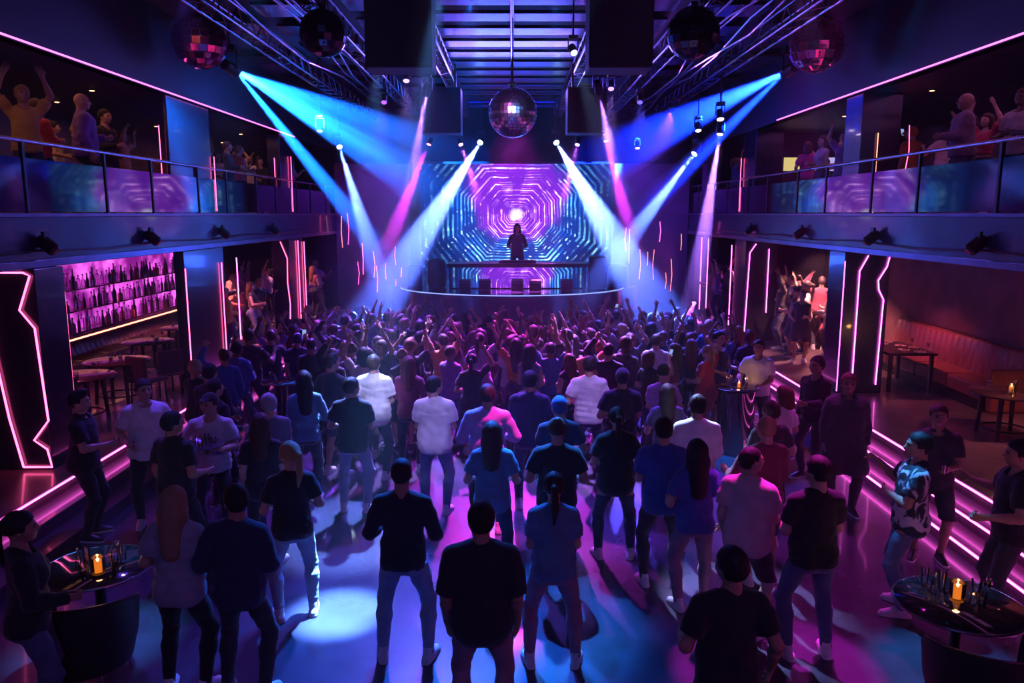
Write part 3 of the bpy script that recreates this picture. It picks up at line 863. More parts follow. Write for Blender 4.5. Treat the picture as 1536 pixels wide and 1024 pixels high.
    n /= np.linalg.norm(n, axis=1)[:, None] + 1e-6
    amp = {'buzz': 0.0006, 'bald': 0, 'cap': 0.0}.get(style, 0.0028)
    V = V + n * (np.sin(a * 17 + 4*np.sin(V[:, 2] * 22)) * 0.6 + np.sin(a * 41 + V[:, 2] * 30) * 0.4)[:, None] * amp
    V += n * vnoise(V, 45, 3, amp * 0.8)[:, None]
    HAIRS[k] = (V, Fc)
    return HAIRS[k]
# ---- hand templates: wrist at the origin, fingers towards -Z, palm facing +Y for the right hand, thumb at -X
HANDS = {}
def hand_tpl(h, pose):
    k = (h, pose)
    if k in HANDS: return HANDS[k]
    curl = {'relax': (0.35, 0.45, 0.3), 'grip': (0.95, 1.0, 0.5), 'flat': (0.05, 0.08, 0.05), 'fist': (1.35, 1.5, 0.8), 'point': (1.3, 1.4, 0.8), 'spread': (0.12, 0.12, 0.1)}[pose]
    f = Field((-0.10, -0.06, -0.23), (0.10, 0.13, 0.06), h)
    f.cone((0, 0, 0.05), (0, 0, 0.0), 0.026, 0.024, 0.01, (np.array([1, 0, 0]), 1.15))
    for i in range(4):
        x = (-0.030, -0.010, 0.010, 0.029)[i]
        f.cone((x*0.55, 0, -0.012), (x, 0.002, -0.088 + 0.006*abs(i - 1)), 0.0145, 0.0115, 0.012)
    for i in range(4):
        x = (-0.031, -0.0105, 0.010, 0.030)[i]
        L = (0.072, 0.080, 0.074, 0.058)[i]
        sp = (i - 1.4) * (0.13 if pose == 'spread' else 0.05)
        p = np.array([x, 0.002, -0.088 + 0.006*abs(i - 1)]); a = 0
        if pose == 'point' and i == 0: cl = (0.05, 0.05, 0.05)
        else: cl = tuple(c * (1 + 0.10*i) for c in curl)
        for j, (fr, r0, r1) in enumerate(((0.45, 0.0098, 0.0090), (0.30, 0.0090, 0.0082), (0.25, 0.0082, 0.0068))):
            a += cl[j]
            d = np.array([math.sin(sp), math.sin(a), -math.cos(a)]); d /= np.linalg.norm(d)
            q = p + d * L * fr
            f.cone(p, q, r0, r1, 0.004)
            p = q
    ta = {'grip': 0.9, 'fist': 1.0, 'point': 1.0}.get(pose, 0.35)
    p = np.array([-0.020, 0.006, -0.025]); q = p + np.array([-0.030, 0.018*ta + 0.004, -0.028]); f.cone(p, q, 0.015, 0.012, 0.012)
    r = q + np.array([-0.010 + 0.016*ta, 0.022*ta + 0.004, -0.026]); f.cone(q, r, 0.0115, 0.0095, 0.005)
    t = r + np.array([-0.004 + 0.018*ta, 0.012*ta, -0.020]); f.cone(r, t, 0.0095, 0.0075, 0.004)
    HANDS[k] = f.mesh()
    return HANDS[k]
# ---- shoe template: ankle at the origin (foot on z=-0.085), toe towards +Y
SHOES = {}
def shoe_tpl(h):
    if h in SHOES: return SHOES[h]
    f = Field((-0.08, -0.12, -0.10), (0.08, 0.24, 0.08), h)
    f.cone((0, -0.055, -0.060), (0, 0.035, -0.058), 0.036, 0.040, 0.02)
    f.cone((0, 0.035, -0.058), (0, 0.155, -0.064), 0.042, 0.034, 0.02, (np.array([1, 0, 0]), 1.1))
    f.cone((0, -0.035, -0.05), (0, -0.01, 0.030), 0.038, 0.040, 0.025)
    f.cone((0, 0.01, -0.01), (0, 0.10, -0.045), 0.034, 0.030, 0.03)
    f.cut((0, 0, -0.066), (0, 0, -1))
    g = Field((-0.08, -0.12, -0.10), (0.08, 0.24, 0.08), h)
    g.cone((0, -0.055, -0.075), (0, 0.05, -0.075), 0.042, 0.043, 0.01)
    g.cone((0, 0.05, -0.075), (0.0, 0.160, -0.073), 0.044, 0.037, 0.01, (np.array([1, 0, 0]), 1.1))
    g.cut((0, 0, -0.062), (0, 0, 1)); g.cut((0, 0, -0.088), (0, 0, -1))
    f.f = np.minimum(f.f, g.f)
    f.cut((0, 0, 0.040), (0, 0, 1))
    V, Fc = f.mesh()
    c = V[Fc].mean(1)
    mi = (c[:, 2] < -0.061).astype(int)
    SHOES[h] = (V, Fc, mi)
    return SHOES[h]

def ik2(a, b, l1, l2, hint):
    # middle joint of a two-bone chain from a to b, bent towards the hint; clamps the reach
    a, b = np.array(a, float), np.array(b, float)
    d = b - a; L = np.linalg.norm(d); u = d / (L + 1e-9)
    Lc = min(max(L, abs(l1 - l2) + 0.02), (l1 + l2) * 0.995)
    b = a + u * Lc
    c = (l1*l1 - l2*l2 + Lc*Lc) / (2*Lc)
    hgt = math.sqrt(max(0.0, l1*l1 - c*c))
    hv = np.array(hint, float); hv = hv - u * (hv @ u); hv = unit(hv)
    return a + u*c + hv*hgt, b
ARM = {   # wrist target relative to its own shoulder (x outward, y forward, z up), elbow hint (outward, forward, up), hand pose
 'down': ((0.055, 0.05, -0.51), (0.25, -1, 0), 'relax'),
 'downout': ((0.12, 0.03, -0.48), (0.4, -1, 0), 'relax'),
 'hold': ((-0.07, 0.31, -0.25), (0.45, -0.6, -0.8), 'grip'),
 'holdlow': ((-0.04, 0.28, -0.33), (0.5, -0.8, -0.6), 'grip'),
 'holdout': ((0.10, 0.30, -0.27), (0.5, -0.6, -0.8), 'grip'),
 'front': ((-0.10, 0.22, -0.34), (0.6, -0.7, -0.3), 'relax'),
 'fold': ((-0.20, 0.20, -0.26), (0.6, 0.0, -0.9), 'relax'),
 'bent': ((0.06, 0.21, -0.31), (0.4, -1, -0.4), 'relax'),
 'elbowout': ((0.0, 0.22, -0.29), (0.75, -0.8, -0.4), 'grip'),
 'hip': ((0.05, 0.02, -0.40), (1.2, -0.8, 0), 'relax'),
 'up': ((0.06, 0.12, 0.46), (1, 0.1, 0.2), 'spread'),
 'upbent': ((0.10, 0.18, 0.30), (1, 0.2, -0.3), 'relax'),
 'point': ((0.06, 0.28, 0.42), (0.8, 0.1, -0.5), 'point'),
 'fistup': ((0.05, 0.16, 0.40), (1, 0.2, 0), 'fist'),
 'phone': ((-0.04, 0.34, 0.20), (0.7, 0.2, -0.7), 'grip'),
 'sideout': ((0.36, 0.20, -0.18), (0.3, -0.4, -1), 'relax'),
 'dance': ((0.14, 0.28, -0.04), (0.6, -0.2, -1), 'fist'),
 'tray': ((0.00, 0.30, -0.22), (0.6, -0.4, -0.9), 'flat'),
 'pocket': ((0.04, 0.05, -0.46), (0.8, -0.8, 0), 'relax'),
}
def person_meshes(P, h=0.010):
    """P: pose and build. Returns {part: (V, F, material index)} in metres, facing +Y, feet at z=0."""
    g = P.get
    fem = g('fem', False)
    W = g('w', 1.0)                    # girth
    sh = (0.152 if fem else 0.172) * g('shw', 1.0)
    hipw = 0.088
    lean = rotx(-g('lean', 0.0)) @ roty(g('tilt', 0.0))
    twist = rotz(g('twist', 0.0))
    st = g('stance', 0.13)
    feet = g('feet', ((-st, 0.0, 0.25), (st, 0.0, -0.25)))   # (x, y, yaw) left, right
    drop = g('drop', 0.0)
    sit = g('sit', False)
    pelv = np.array([g('hipx', 0.0), g('hipy', 0.0), 0.925 - drop])
    if not sit:
        mx = max(math.hypot(f[0] - (pelv[0] + s*hipw), f[1] - pelv[1]) for f, s in zip(feet, (-1, 1)))
        pelv[2] = min(pelv[2], 0.085 + math.sqrt(max(0.3, 0.85**2 - mx*mx)) + 0.035)
    T = lambda p: pelv + lean @ (twist @ (np.array(p, float) * np.array([1, 1, 1.0])))
    nb = T((0, -0.012, 0.555))
    hr = lean @ twist
    hyaw = rotz(-g('hyaw', 0.0)); hR = hyaw @ rotx(-g('hpitch', 0.0)) @ roty(g('htilt', 0.0))
    headp = nb + lean @ np.array([0, 0.014, 0.058])
    J = {'L': {}, 'R': {}}
    for s, sd, i in ((-1, 'L', 0), (1, 'R', 1)):
        hip = pelv + np.array([s*hipw, 0, -0.03])
        fx, fy, fa = feet[i]
        fz = feet[i][3] if len(feet[i]) > 3 else 0.0
        ank = np.array([fx, fy, 0.088 + fz])
        fd = np.array([-math.sin(fa), math.cos(fa), 0])
        kn, ank2 = ik2(hip, ank, 0.425, 0.425, fd + np.array([s*0.12, 0, 0]) + (np.array([0, 0, 1.0]) if sit else 0))
        ank = ank2
        J[sd].update(hip=hip, knee=kn, ank=ank, fa=fa)
        spos = T((s*sh, -0.01, 0.458))
        tgt, hint, hp = ARM[g('armL' if s < 0 else 'armR', 'down')]
        o = g('offL' if s < 0 else 'offR', (0, 0, 0))
        tv = np.array([s*(tgt[0] + o[0]), tgt[1] + o[1], tgt[2] + o[2]])
        hv = np.array([s*hint[0], hint[1], hint[2]])
        el, wr = ik2(spos, spos + hr @ tv, 0.285, 0.255, hr @ hv)
        J[sd].update(sho=spos, elb=el, wri=wr, hp=hp)
    allp = np.array([v for sd in 'LR' for kk, v in J[sd].items() if kk in ('sho', 'elb', 'wri', 'hip', 'knee', 'ank')])
    lo = np.minimum(allp.min(0) - 0.16 * max(1, W), pelv - 0.2 * max(1, W)); hi = np.maximum(allp.max(0) + 0.16 * max(1, W), pelv + 0.2 * max(1, W))
    hi[2] = max(hi[2], headp[2] + 0.03); lo[2] = -0.02 if not sit else min(lo[2], -0.02)
    xax = hr @ np.array([1.0, 0, 0])
    def torso(F_, o, k=0.03, top=True):
        ww = W
        wst = (0.118 if fem else 0.135) * ww
        F_.cone(T((0, 0.0, 0.40)), T((0, -0.01, 0.425)), 0.088*ww + o, 0.066 + o, k, (xax, 1.62 * g('shw', 1.0) if not fem else 1.6))     # upper chest
        F_.cone(T((0, 0.012, 0.27)), T((0, 0.005, 0.40)), 0.094*ww + o, 0.096*ww + o, k, (xax, 1.5 if not fem else 1.35))
        F_.cone(T((0, 0.005, 0.10)), T((0, 0.012, 0.27)), wst*0.72 + o, 0.092*ww + o, k, (xax, 1.36))
        F_.cone(T((0, 0, -0.02)), T((0, 0.005, 0.10)), 0.100*ww + o, wst*0.74 + o, k, (xax, 1.42))
        if fem:
            for s in (-1, 1): F_.ell(T((s*0.062, 0.085, 0.34)), (0.055 + o, 0.05 + o, 0.055 + o), 0.03)
        for s, sd in ((-1, 'L'), (1, 'R')):
            F_.cone(T((0, -0.018, 0.512)), J[sd]['sho'] + np.array([0, 0, -0.008]), 0.046 + o*0.7, 0.046 + o*0.5, 0.05)
    def legs(F_, o, k=0.03, loose=0.0):
        F_.cone(pelv + np.array([-0.03, -0.012, -0.05]), pelv + np.array([0.03, -0.012, -0.05]), 0.108*W + o, 0.108*W + o, k, (np.array([1.0, 0, 0]), 1.12))
        for s, sd in ((-1, 'L'), (1, 'R')):
            j = J[sd]
            th = (0.086 if not fem else 0.088) * (0.5 + 0.5*W)
            F_.cone(j['hip'] + np.array([s*0.008, -0.012, 0]), j['hip']*0.55 + j['knee']*0.45, th + o, th*0.86 + o, k)
            F_.cone(j['hip']*0.55 + j['knee']*0.45, j['knee'], th*0.86 + o, 0.056 + o + loose*0.3, k)
            cv = j['knee']*0.68 + j['ank']*0.32 + np.array([0, -0.014, 0])
            F_.cone(j['knee'], cv, 0.055 + o + loose*0.4, 0.056 + o + loose*0.5, k)
            F_.cone(cv, j['ank'], 0.056 + o + loose*0.5, 0.036 + o + loose, k)
            if not fem or True: F_.ell(j['hip'] + np.array([-s*0.012, -0.075, -0.02]), (0.075 + o, 0.07 + o, 0.085 + o), 0.03)
    def arms(F_, o, upto, k=0.02, loose=0.0):
        q = 0.92 if fem else 1.0
        for sd in 'LR':
            j = J[sd]
            a, e, w = j['sho'], j['elb'], j['wri']
            m = a*0.6 + e*0.4
            F_.cone(a + (e - a)*0.06, m, 0.051*q*(0.6 + 0.4*W) + o*0.75, 0.048*q + o + loose*0.5, k)
            F_.cone(m, e, 0.049*q + o + loose*0.5, 0.041*q + o + loose, k)
            if upto > 1:
                fm = e*0.7 + w*0.3
                F_.cone(e, fm, 0.041*q + o + loose, 0.042*q + o + loose, k)
                F_.cone(fm, w, 0.042*q + o + loose, 0.026*q + o + loose*0.6, k)
    out = {}
    # body: one skinned surface, head and hands set into it
    B = Field(lo, hi, h)
    torso(B, -0.006); legs(B, -0.004); arms(B, 0.0, 2)
    B.cone(T((0, -0.02, 0.45)), headp + lean @ np.array([0, -0.02, 0.02]), 0.062, 0.050 if not fem else 0.044, 0.035)
    for sd in 'LR':
        j = J[sd]; fd = np.array([-math.sin(j['fa']), math.cos(j['fa']), 0])
        B.cone(j['ank'] + np.array([0, 0, -0.045]) - fd*0.03, j['ank'] + fd*0.13 + np.array([0, 0, -0.058]), 0.026, 0.022, 0.02)
    parts = []
    V, Fc = B.mesh(); parts.append((V, Fc, 0))
    HV, HF, HM = head_tpl(min(h*0.7, 0.011), fem)
    hs = 1.03
    parts.append((headp + (HV * hs) @ hR.T, HF, HM))
    for s, sd in ((-1, 'L'), (1, 'R')):
        j = J[sd]
        V, Fc = hand_tpl(0.0042 if h < 0.013 else 0.0075, j['hp'])
        V = V.copy(); Fc = Fc.copy()
        zax = unit(j['elb'] - j['wri'])
        # palm: towards the body when hanging, inwards/up when the forearm is raised
        pal = np.array([-s*1.0, 0.25, 0.0]) if zax[2] > 0.75 else np.array([-s*0.9, 0.2, 0.15])
        if j['hp'] == 'flat' and abs(zax[2]) < 0.8: pal = np.array([0, 0, 1.0])
        if zax[2] < -0.5: pal = np.array([-s*0.3, 1.0, 0.0])
        pal = hr @ pal
        yax = unit(pal - zax * (pal @ zax)); xx = np.cross(yax, zax)
        if s < 0: V[:, 0] *= -1; Fc = Fc[:, ::-1]
        R = np.stack([xx, yax, zax], 1)
        V = j['wri'] + (V * (0.93 if fem else 1.0)) @ R.T
        parts.append((V, Fc, 0))
        J[sd]['palm'] = j['wri'] + R @ np.array([0, 0.035, -0.085])
        J[sd]['R'] = R
    out['body'] = parts
    # top
    top = g('top', 'tee')
    seed = g('seed', 1)
    hw = min(max(h * 1.15, 0.011), 0.02)
    o = g('loose', 0.014)
    hem = {'crop': 0.12, 'tuck': 0.02, 'dress': -0.45}.get(top, g('hem', -0.09))
    Tp = Field(lo - 0.04, hi + 0.04, hw)
    torso(Tp, o + 0.004, 0.04)
    if hem < 0:
        Tp.cone(T((0, -0.005, -0.06)), T((0, 0.0, 0.14)), 0.112*W + o*0.9, 0.098*W + o, 0.05, (xax, 1.36))
        if top != 'dress':
            for s, sd in ((-1, 'L'), (1, 'R')): Tp.ell(J[sd]['hip'] + np.array([-s*0.012, -0.072, 0.0]), (0.078 + o, 0.072 + o*1.2, 0.095 + o), 0.05)
        if top == 'dress':
            for s, sd in ((-1, 'L'), (1, 'R')): Tp.ell(J[sd]['hip'] + np.array([-s*0.012, -0.072, -0.02]), (0.085 + o, 0.068 + o, 0.12 + o), 0.07)
        if top == 'dress' or hem < -0.25:
            for sd in 'LR': Tp.cone(J[sd]['hip'], J[sd]['hip']*0.3 + J[sd]['knee']*0.7, 0.10 + o, 0.115 + o, 0.08)
    # keep torso above the hem before the sleeves are added
    Tp.cut(T((0, 0, hem)), lean @ np.array([0, 0, -1.0]))
    sl = g('sleeve', 'short')
    if sl != 'none':
        A = Field(lo - 0.04, hi + 0.04, hw)
        arms(A, o * (1.0 if sl != 'long' else 0.7) + 0.003, 2 if sl in ('long', 'roll') else 1, 0.025, 0.010 if sl == 'short' else 0.004)
        X, Y, Z = A.ax[0][:, None, None], A.ax[1][None, :, None], A.ax[2][None, None, :]
        for sd in 'LR':
            j = J[sd]
            a, e, w = j['sho'], j['elb'], j['wri']
            if sl == 'short': c, n, r, cen = a + (e - a)*g('slen', 0.72), unit(e - a), 0.30, e
            elif sl == 'roll': c, n, r, cen = e + (w - e)*0.25, unit(w - e), 0.22, w
            else: c, n, r, cen = e + (w - e)*0.94, unit(w - e), 0.1, w
            d = (X - c[0])*n[0] + (Y - c[1])*n[1] + (Z - c[2])*n[2]
            near = np.sqrt((X - cen[0])**2 + (Y - cen[1])**2 + (Z - cen[2])**2) < r
            A.f = np.where(near & (d > -hw*2), np.maximum(A.f, d), A.f).astype(np.float32)
        kk = 0.03
        hh = np.clip(0.5 + 0.5*(A.f - Tp.f)/kk, 0, 1)
        Tp.f = (A.f*(1 - hh) + Tp.f*hh - kk*hh*(1 - hh)).astype(np.float32)
    # neckline
    ax = lean @ np.array([0, 0, 1.0])
    X, Y, Z = Tp.ax[0][:, None, None], Tp.ax[1][None, :, None], Tp.ax[2][None, None, :]
    nc = T((0, 0.03 if not g('vneck') else 0.06, 0.555))
    rad = 0.078 if not g('vneck') else 0.095
    d = np.sqrt((X - nc[0])**2 + (Y - nc[1])**2 + ((Z - nc[2])*0.8)**2) - rad
    Tp.f = np.maximum(Tp.f, -d.astype(np.float32))
    if g('collar'):
        cc = T((0, -0.012, 0.535))
        for q in range(14):
            a0, a1 = (q/14*1.7 - 0.35)*PI, ((q+1)/14*1.7 - 0.35)*PI
            if q == 13: continue
            p0 = cc + hr @ np.array([0.067*math.cos(a0 - 0.0), -0.067*math.sin(a0) - 0.0, 0]); p1 = cc + hr @ np.array([0.067*math.cos(a1), -0.067*math.sin(a1), 0])
            Tp.cone(p0, p1, 0.017, 0.017, 0.01)
    if g('hood'):
        Tp.cone(T((-0.07, -0.085, 0.50)), T((0.07, -0.085, 0.50)), 0.045, 0.045, 0.03)
    V, Fc = Tp.mesh()
    nrm = V - np.array([pelv[0], pelv[1], 0]); nrm[:, 2] = 0; nrm /= np.linalg.norm(nrm, axis=1)[:, None] + 1e-6
    wr = vnoise(V * np.array([1, 1, 2.0]), 20, seed) * 0.0060 + vnoise(V * np.array([1, 1, 0.6]), 44, seed + 7) * 0.0034
    wr = wr * (0.55 + 1.0*np.exp(-((V[:, 2] - pelv[2] - 0.08)/0.14)**2))
    V = V + nrm * wr[:, None]
    out['top'] = [(V, Fc, 0)]
    # trousers
    bt = g('bottom', 'jeans')
    if bt != 'none':
        Bt = Field((lo[0] - 0.03, lo[1] - 0.03, lo[2]), (hi[0] + 0.03, hi[1] + 0.03, pelv[2] + 0.16), hw)
        ll = {'jeans': (0.004, 0.004), 'skinny': (0.001, 0.0), 'wide': (0.012, 0.03), 'shorts': (0.014, 0.02), 'skirt': (0.01, 0.01)}[bt]
        legs(Bt, ll[0] + 0.003, 0.03, ll[1])
        Bt.cone(T((0, 0, -0.02)), T((0, 0, 0.06)), 0.106*W, 0.098*W, 0.03, (xax, 1.40))
        if bt == 'skirt':
            Bt.cone(J['L']['hip']*0.45 + J['L']['knee']*0.55, J['R']['hip']*0.45 + J['R']['knee']*0.55, 0.115, 0.115, 0.08)
        Bt.cut(T((0, 0, min(0.075, hem + 0.035))), (0, 0, 1))
        zc = {'shorts': 0.47, 'skirt': 0.52}.get(bt, 0.075)
        if bt in ('shorts', 'skirt') and not sit:
            zc = (J['L']['knee'][2] + J['R']['knee'][2])/2 + (0.03 if bt == 'shorts' else 0.10)
        if not sit or bt != 'shorts': Bt.cut((0, 0, zc), (0, 0, -1))
        V, Fc = Bt.mesh()
        c0 = np.array([pelv[0], pelv[1], 0])
        mid = np.where(V[:, :1] < pelv[0], J['L']['knee'][None], J['R']['knee'][None])
        nrm = V - mid; nrm[:, 2] = 0; nrm /= np.linalg.norm(nrm, axis=1)[:, None] + 1e-6
        kn = np.exp(-((V[:, 2] - 0.5)/0.10)**2) + 1.3*np.exp(-((V[:, 2] - 0.13)/0.09)**2) + 0.4
        V = V + nrm * (vnoise(V * np.array([0.7, 0.7, 2.6]), 26, seed + 3) * 0.0042 * kn)[:, None]
        out['bottom'] = [(V, Fc, 0)]
    for sd in 'LR':
        j = J[sd]
        V, Fc, mi = shoe_tpl(min(h*0.8, 0.014))
        out['shoe' + sd] = [(j['ank'] + V @ rotz(j['fa']).T, Fc, mi)]
    hst = g('hair', 'short')
    if hst != 'none':
        V, Fc = hair_tpl(min(h*0.8, 0.013), hst)
        out['hair'] = [(headp + (V * hs) @ hR.T, Fc, 0)]
    out['J'] = J; out['head'] = headp; out['hR'] = hR; out['T'] = T
    return out
# ------------------------------------------------------------------ people: materials, placing, the named figures
def cloth(name, c, rough=0.85, **kw): return mat('cloth_' + name, c, rough, noise=0.12, nscale=9, bump=0.25, bscale=70, sheen=0.15, **kw)
CL = {}
for nm, c in dict(black=(0.010,0.010,0.013), ink=(0.018,0.018,0.026), navy=(0.022,0.030,0.075), blue=(0.045,0.105,0.34), teal=(0.09,0.22,0.33), slate=(0.13,0.15,0.21),
                  grey=(0.33,0.33,0.38), white=(0.78,0.78,0.80), cream=(0.66,0.58,0.50), rose=(0.62,0.42,0.42), maroon=(0.20,0.035,0.065), crimson=(0.45,0.04,0.07),
                  magenta=(0.50,0.05,0.30), violet=(0.24,0.10,0.42), lilac=(0.48,0.36,0.62), orange=(0.62,0.22,0.07), mustard=(0.55,0.36,0.08), green=(0.07,0.24,0.13),
                  denim=(0.085,0.12,0.22), light_denim=(0.30,0.36,0.47), dark_denim=(0.032,0.042,0.080), khaki=(0.30,0.22,0.17), mauve=(0.30,0.19,0.24), charcoal=(0.035,0.035,0.042)).items():
    CL[nm] = cloth(nm, c)
SK = [mat('skin_%s' % n, c, 0.5, spec=0.4) for n, c in (('fair',(0.55,0.33,0.24)), ('tan',(0.42,0.24,0.16)), ('brown',(0.22,0.115,0.07)), ('deep',(0.10,0.05,0.035)))]
EYE = mat('eye_dark', (0.03,0.025,0.025), 0.15); BROW = mat('brow_hair', (0.03,0.02,0.015), 0.6); LIP = mat('lip', (0.42,0.14,0.13), 0.4)
HR = {n: mat('hair_' + n, c, 0.62, spec=0.3) for n, c in dict(black=(0.012,0.010,0.012), brown=(0.055,0.030,0.018), dark=(0.025,0.016,0.014), blond=(0.36,0.23,0.11), auburn=(0.13,0.04,0.02), grey=(0.3,0.3,0.32)).items()}
SHW = mat('shoe_white', (0.72,0.72,0.74), 0.5); SHB = mat('shoe_black', (0.02,0.02,0.022), 0.4); SOLE = mat('sole_white', (0.8,0.8,0.82), 0.6); SHG = mat('shoe_grey', (0.25,0.25,0.28), 0.5)
def print_mat(name, base, inkc, sc, lo, hi):
    m, nt, p = principled(name)
    X = NX(nt)
    tc = nt.nodes.new('ShaderNodeTexCoord'); n = nt.nodes.new('ShaderNodeTexNoise')
    n.inputs['Scale'].default_value = sc; n.inputs['Detail'].default_value = 3; n.inputs['Distortion'].default_value = 1.2
    nt.links.new(tc.outputs['Object'], n.inputs['Vector'])
    nt.links.new(X.mix(X.ramp(n.outputs['Fac'], lo, hi), base, inkc), p.inputs['Base Color'])
    p.inputs['Roughness'].default_value = 0.8
    return m
CL['brush_print'] = print_mat('cloth_brush_print', (0.015,0.018,0.03), (0.55,0.55,0.62), 6.5, 0.50, 0.56)
def flower_mat():
    m, nt, p = principled('cloth_flower_print'); X = NX(nt)
    tc = nt.nodes.new('ShaderNodeTexCoord'); v = nt.nodes.new('ShaderNodeTexVoronoi'); v.inputs['Scale'].default_value = 9
    nt.links.new(tc.outputs['Object'], v.inputs['Vector'])
    sep = nt.nodes.new('ShaderNodeSeparateXYZ'); nt.links.new(tc.outputs['Object'], sep.inputs[0])
    patch = X.m('MULTIPLY', X.ramp(X.m('ABSOLUTE', X.m('SUBTRACT', sep.outputs[2], 1.18)), 0.10, 0.14, 1.0, 0.0), X.ramp(X.m('ABSOLUTE', sep.outputs[0]), 0.10, 0.14, 1.0, 0.0))
    c = X.mix(X.ramp(v.outputs['Distance'], 0.3, 0.5, 0.9, 0.0), (0.72,0.72,0.74), v.outputs['Color'])
    nt.links.new(X.mix(patch, (0.72,0.72,0.74), c), p.inputs['Base Color']); p.inputs['Roughness'].default_value = 0.8
    return m
CL['flower_print'] = flower_mat()
TOPN = {'tee': 'tshirt', 'dress': 'dress', 'crop': 'crop_top', 'tuck': 'blouse'}
BOTN = {'jeans': 'trousers', 'skinny': 'trousers', 'wide': 'trousers', 'shorts': 'shorts', 'skirt': 'skirt'}
SPOTS = []      # occupied floor places (x, y, radius)
def attach(root, res, P, mats, tname):
    for key, nm, ms in (('body', 'body', [mats['skin'], EYE, BROW, LIP]), ('top', tname, [mats['top']]), ('bottom', BOTN.get(P.get('bottom', 'jeans'), 'trousers'), [mats['bottom']]),
                        ('shoeL', 'shoe', [mats['shoe'], SOLE]), ('shoeR', 'shoe', [mats['shoe'], SOLE]), ('hair', 'cap' if P.get('hair') == 'cap' else 'hair', [mats['hair']])):
        if key in res:
            me = to_mesh(nm, res[key], ms)
            o = bpy.data.objects.new(nm, me); COL.objects.link(o); o.parent = root
OCC = set()     # space already taken, in 8 cm cells
def vox(V, k, rz, loc):
    c, s_ = math.cos(rz), math.sin(rz)
    W = np.stack([(V[:, 0]*c - V[:, 1]*s_)*k + loc[0], (V[:, 0]*s_ + V[:, 1]*c)*k + loc[1], V[:, 2]*k + loc[2]], 1)
    return set(map(tuple, np.floor(W / 0.08).astype(int)))
def near(px, py, H, gz, head, label, tc='black', bc='dark_denim', hc='dark', sk=0, shoe=None, h=0.0095, tname=None, pos=None, group=None, **P):
    # tc, bc, hc: colours of top, trousers and hair; P: build and pose for person_meshes
    p = pos if pos is not None else at_z(px, py, gz + H)
    root = empty('person', (p[0], p[1], gz), -math.radians(head))
    k = H / 1.735
    root.scale = (k, k, k)
    tag(root, label, 'person', group)
    P['seed'] = len(SPOTS) + 3
    res = person_meshes(P, h)
    long_ = P.get('sleeve') == 'long'
    tn = tname or (('shirt' if P.get('collar') else 'sweater') if long_ else ('polo_shirt' if P.get('collar') else TOPN.get(P.get('top', 'tee'), 'tshirt')))
    attach(root, res, P, dict(skin=SK[sk], top=CL[tc], bottom=CL[bc], hair=CL[hc] if P.get('hair') == 'cap' else HR[hc], shoe=shoe or SHW), tn)
    SPOTS.append((p[0], p[1], gz))
    res['M'] = Matrix.Translation(Vector((p[0], p[1], gz))) @ Matrix.Rotation(-math.radians(head), 4, 'Z') @ Matrix.Scale(k, 4)
    res['root'] = root
    for part in ('body', 'top', 'bottom', 'hair'):
        for V, Fc, _ in res.get(part, []): OCC.update(vox(V[::9], k, -math.radians(head), (p[0], p[1], gz)))
    return res
def palm(res, sd): return res['M'] @ Vector(res['J'][sd]['palm'])
D = dict
# ---- nearest figures
A1 = near(602, 687, 1.78, 0, 2, 'person in black long sleeve top and light jeans, back turned, elbows out, close to camera', 'ink', 'light_denim', 'dark', 1, armL='bent', armR='bent', offL=(-0.02,0.02,0.02), offR=(-0.02,0.02,0.02), sleeve='long', hair='buzz', stance=0.19, loose=0.012)
A2 = near(722, 753, 1.80, 0, 0, 'broad person in loose black shirt seen from behind, nearest to camera in the middle', 'ink', 'mauve', 'black', 1, armL='down', armR='down', slen=0.98, hair='short', w=1.14, shw=1.08, loose=0.022, hem=-0.17, collar=True, tname='shirt')
A3 = near(831, 709, 1.68, 0, 0, 'person with dark ponytail, teal T-shirt and mauve trousers, wide stance, seen from behind', 'teal', 'mauve', 'dark', 0, fem=True, hair='pony', armL='front', armR='front', stance=0.20, loose=0.018, w=1.06)
A4 = near(433, 663, 1.70, 0, -22, 'person in black V-neck top and grey blue jeans, blond hair tied back, looking left', 'black', 'light_denim', 'blond', 0, fem=True, hair='pony', armL='bent', armR='bent', stance=0.16, hyaw=-0.5, loose=0.016, vneck=True)
A5 = near(352, 727, 1.74, 0, 5, 'person in navy sweater and white trainers, head turned left, beside the grey shirt', 'navy', 'charcoal', 'black', 1, hair='short', armL='bent', armR='holdlow', sleeve='roll', hyaw=-0.7, stance=0.15, loose=0.024, hem=-0.13, tname='sweater')
A6 = near(260, 730, 1.70, 0, 4, 'person with long blond hair in grey shirt and black trousers, back turned, by the table', 'grey', 'black', 'blond', 0, fem=True, hair='long', armL='bent', armR='front', stance=0.15, loose=0.028, hem=-0.12, tname='shirt')
A7 = near(28, 768, 1.68, 0, 60, 'person in black sweater and blue jeans with dark ponytail at the bottom left table', 'black', 'denim', 'black', 1, fem=True, hair='pony', armL='down', armR='holdlow', sleeve='long', loose=0.024)
A11 = near(1228, 684, 1.78, 0, -6, 'person in black T-shirt, blue jeans and white trainers, back turned, near the right steps', 'black', 'denim', 'dark', 0, armL='holdlow', armR='holdlow', stance=0.17, hyaw=-0.35, w=1.08, loose=0.016)
A12 = near(1098, 820, 1.74, 0, -4, 'person in plain black T-shirt cropped by the bottom edge, dark short hair, seen from behind', 'black', 'black', 'black', 1, armL='bent', armR='downout', w=1.05, hyaw=-0.25, loose=0.018)
A13 = near(1046, 659, 1.68, 0, -4, 'person with long straight dark hair in blue T-shirt, seen from behind beside the pink shirt', 'blue', 'mauve', 'black', 0, fem=True, hair='long', armL='bent', armR='downout', loose=0.02)
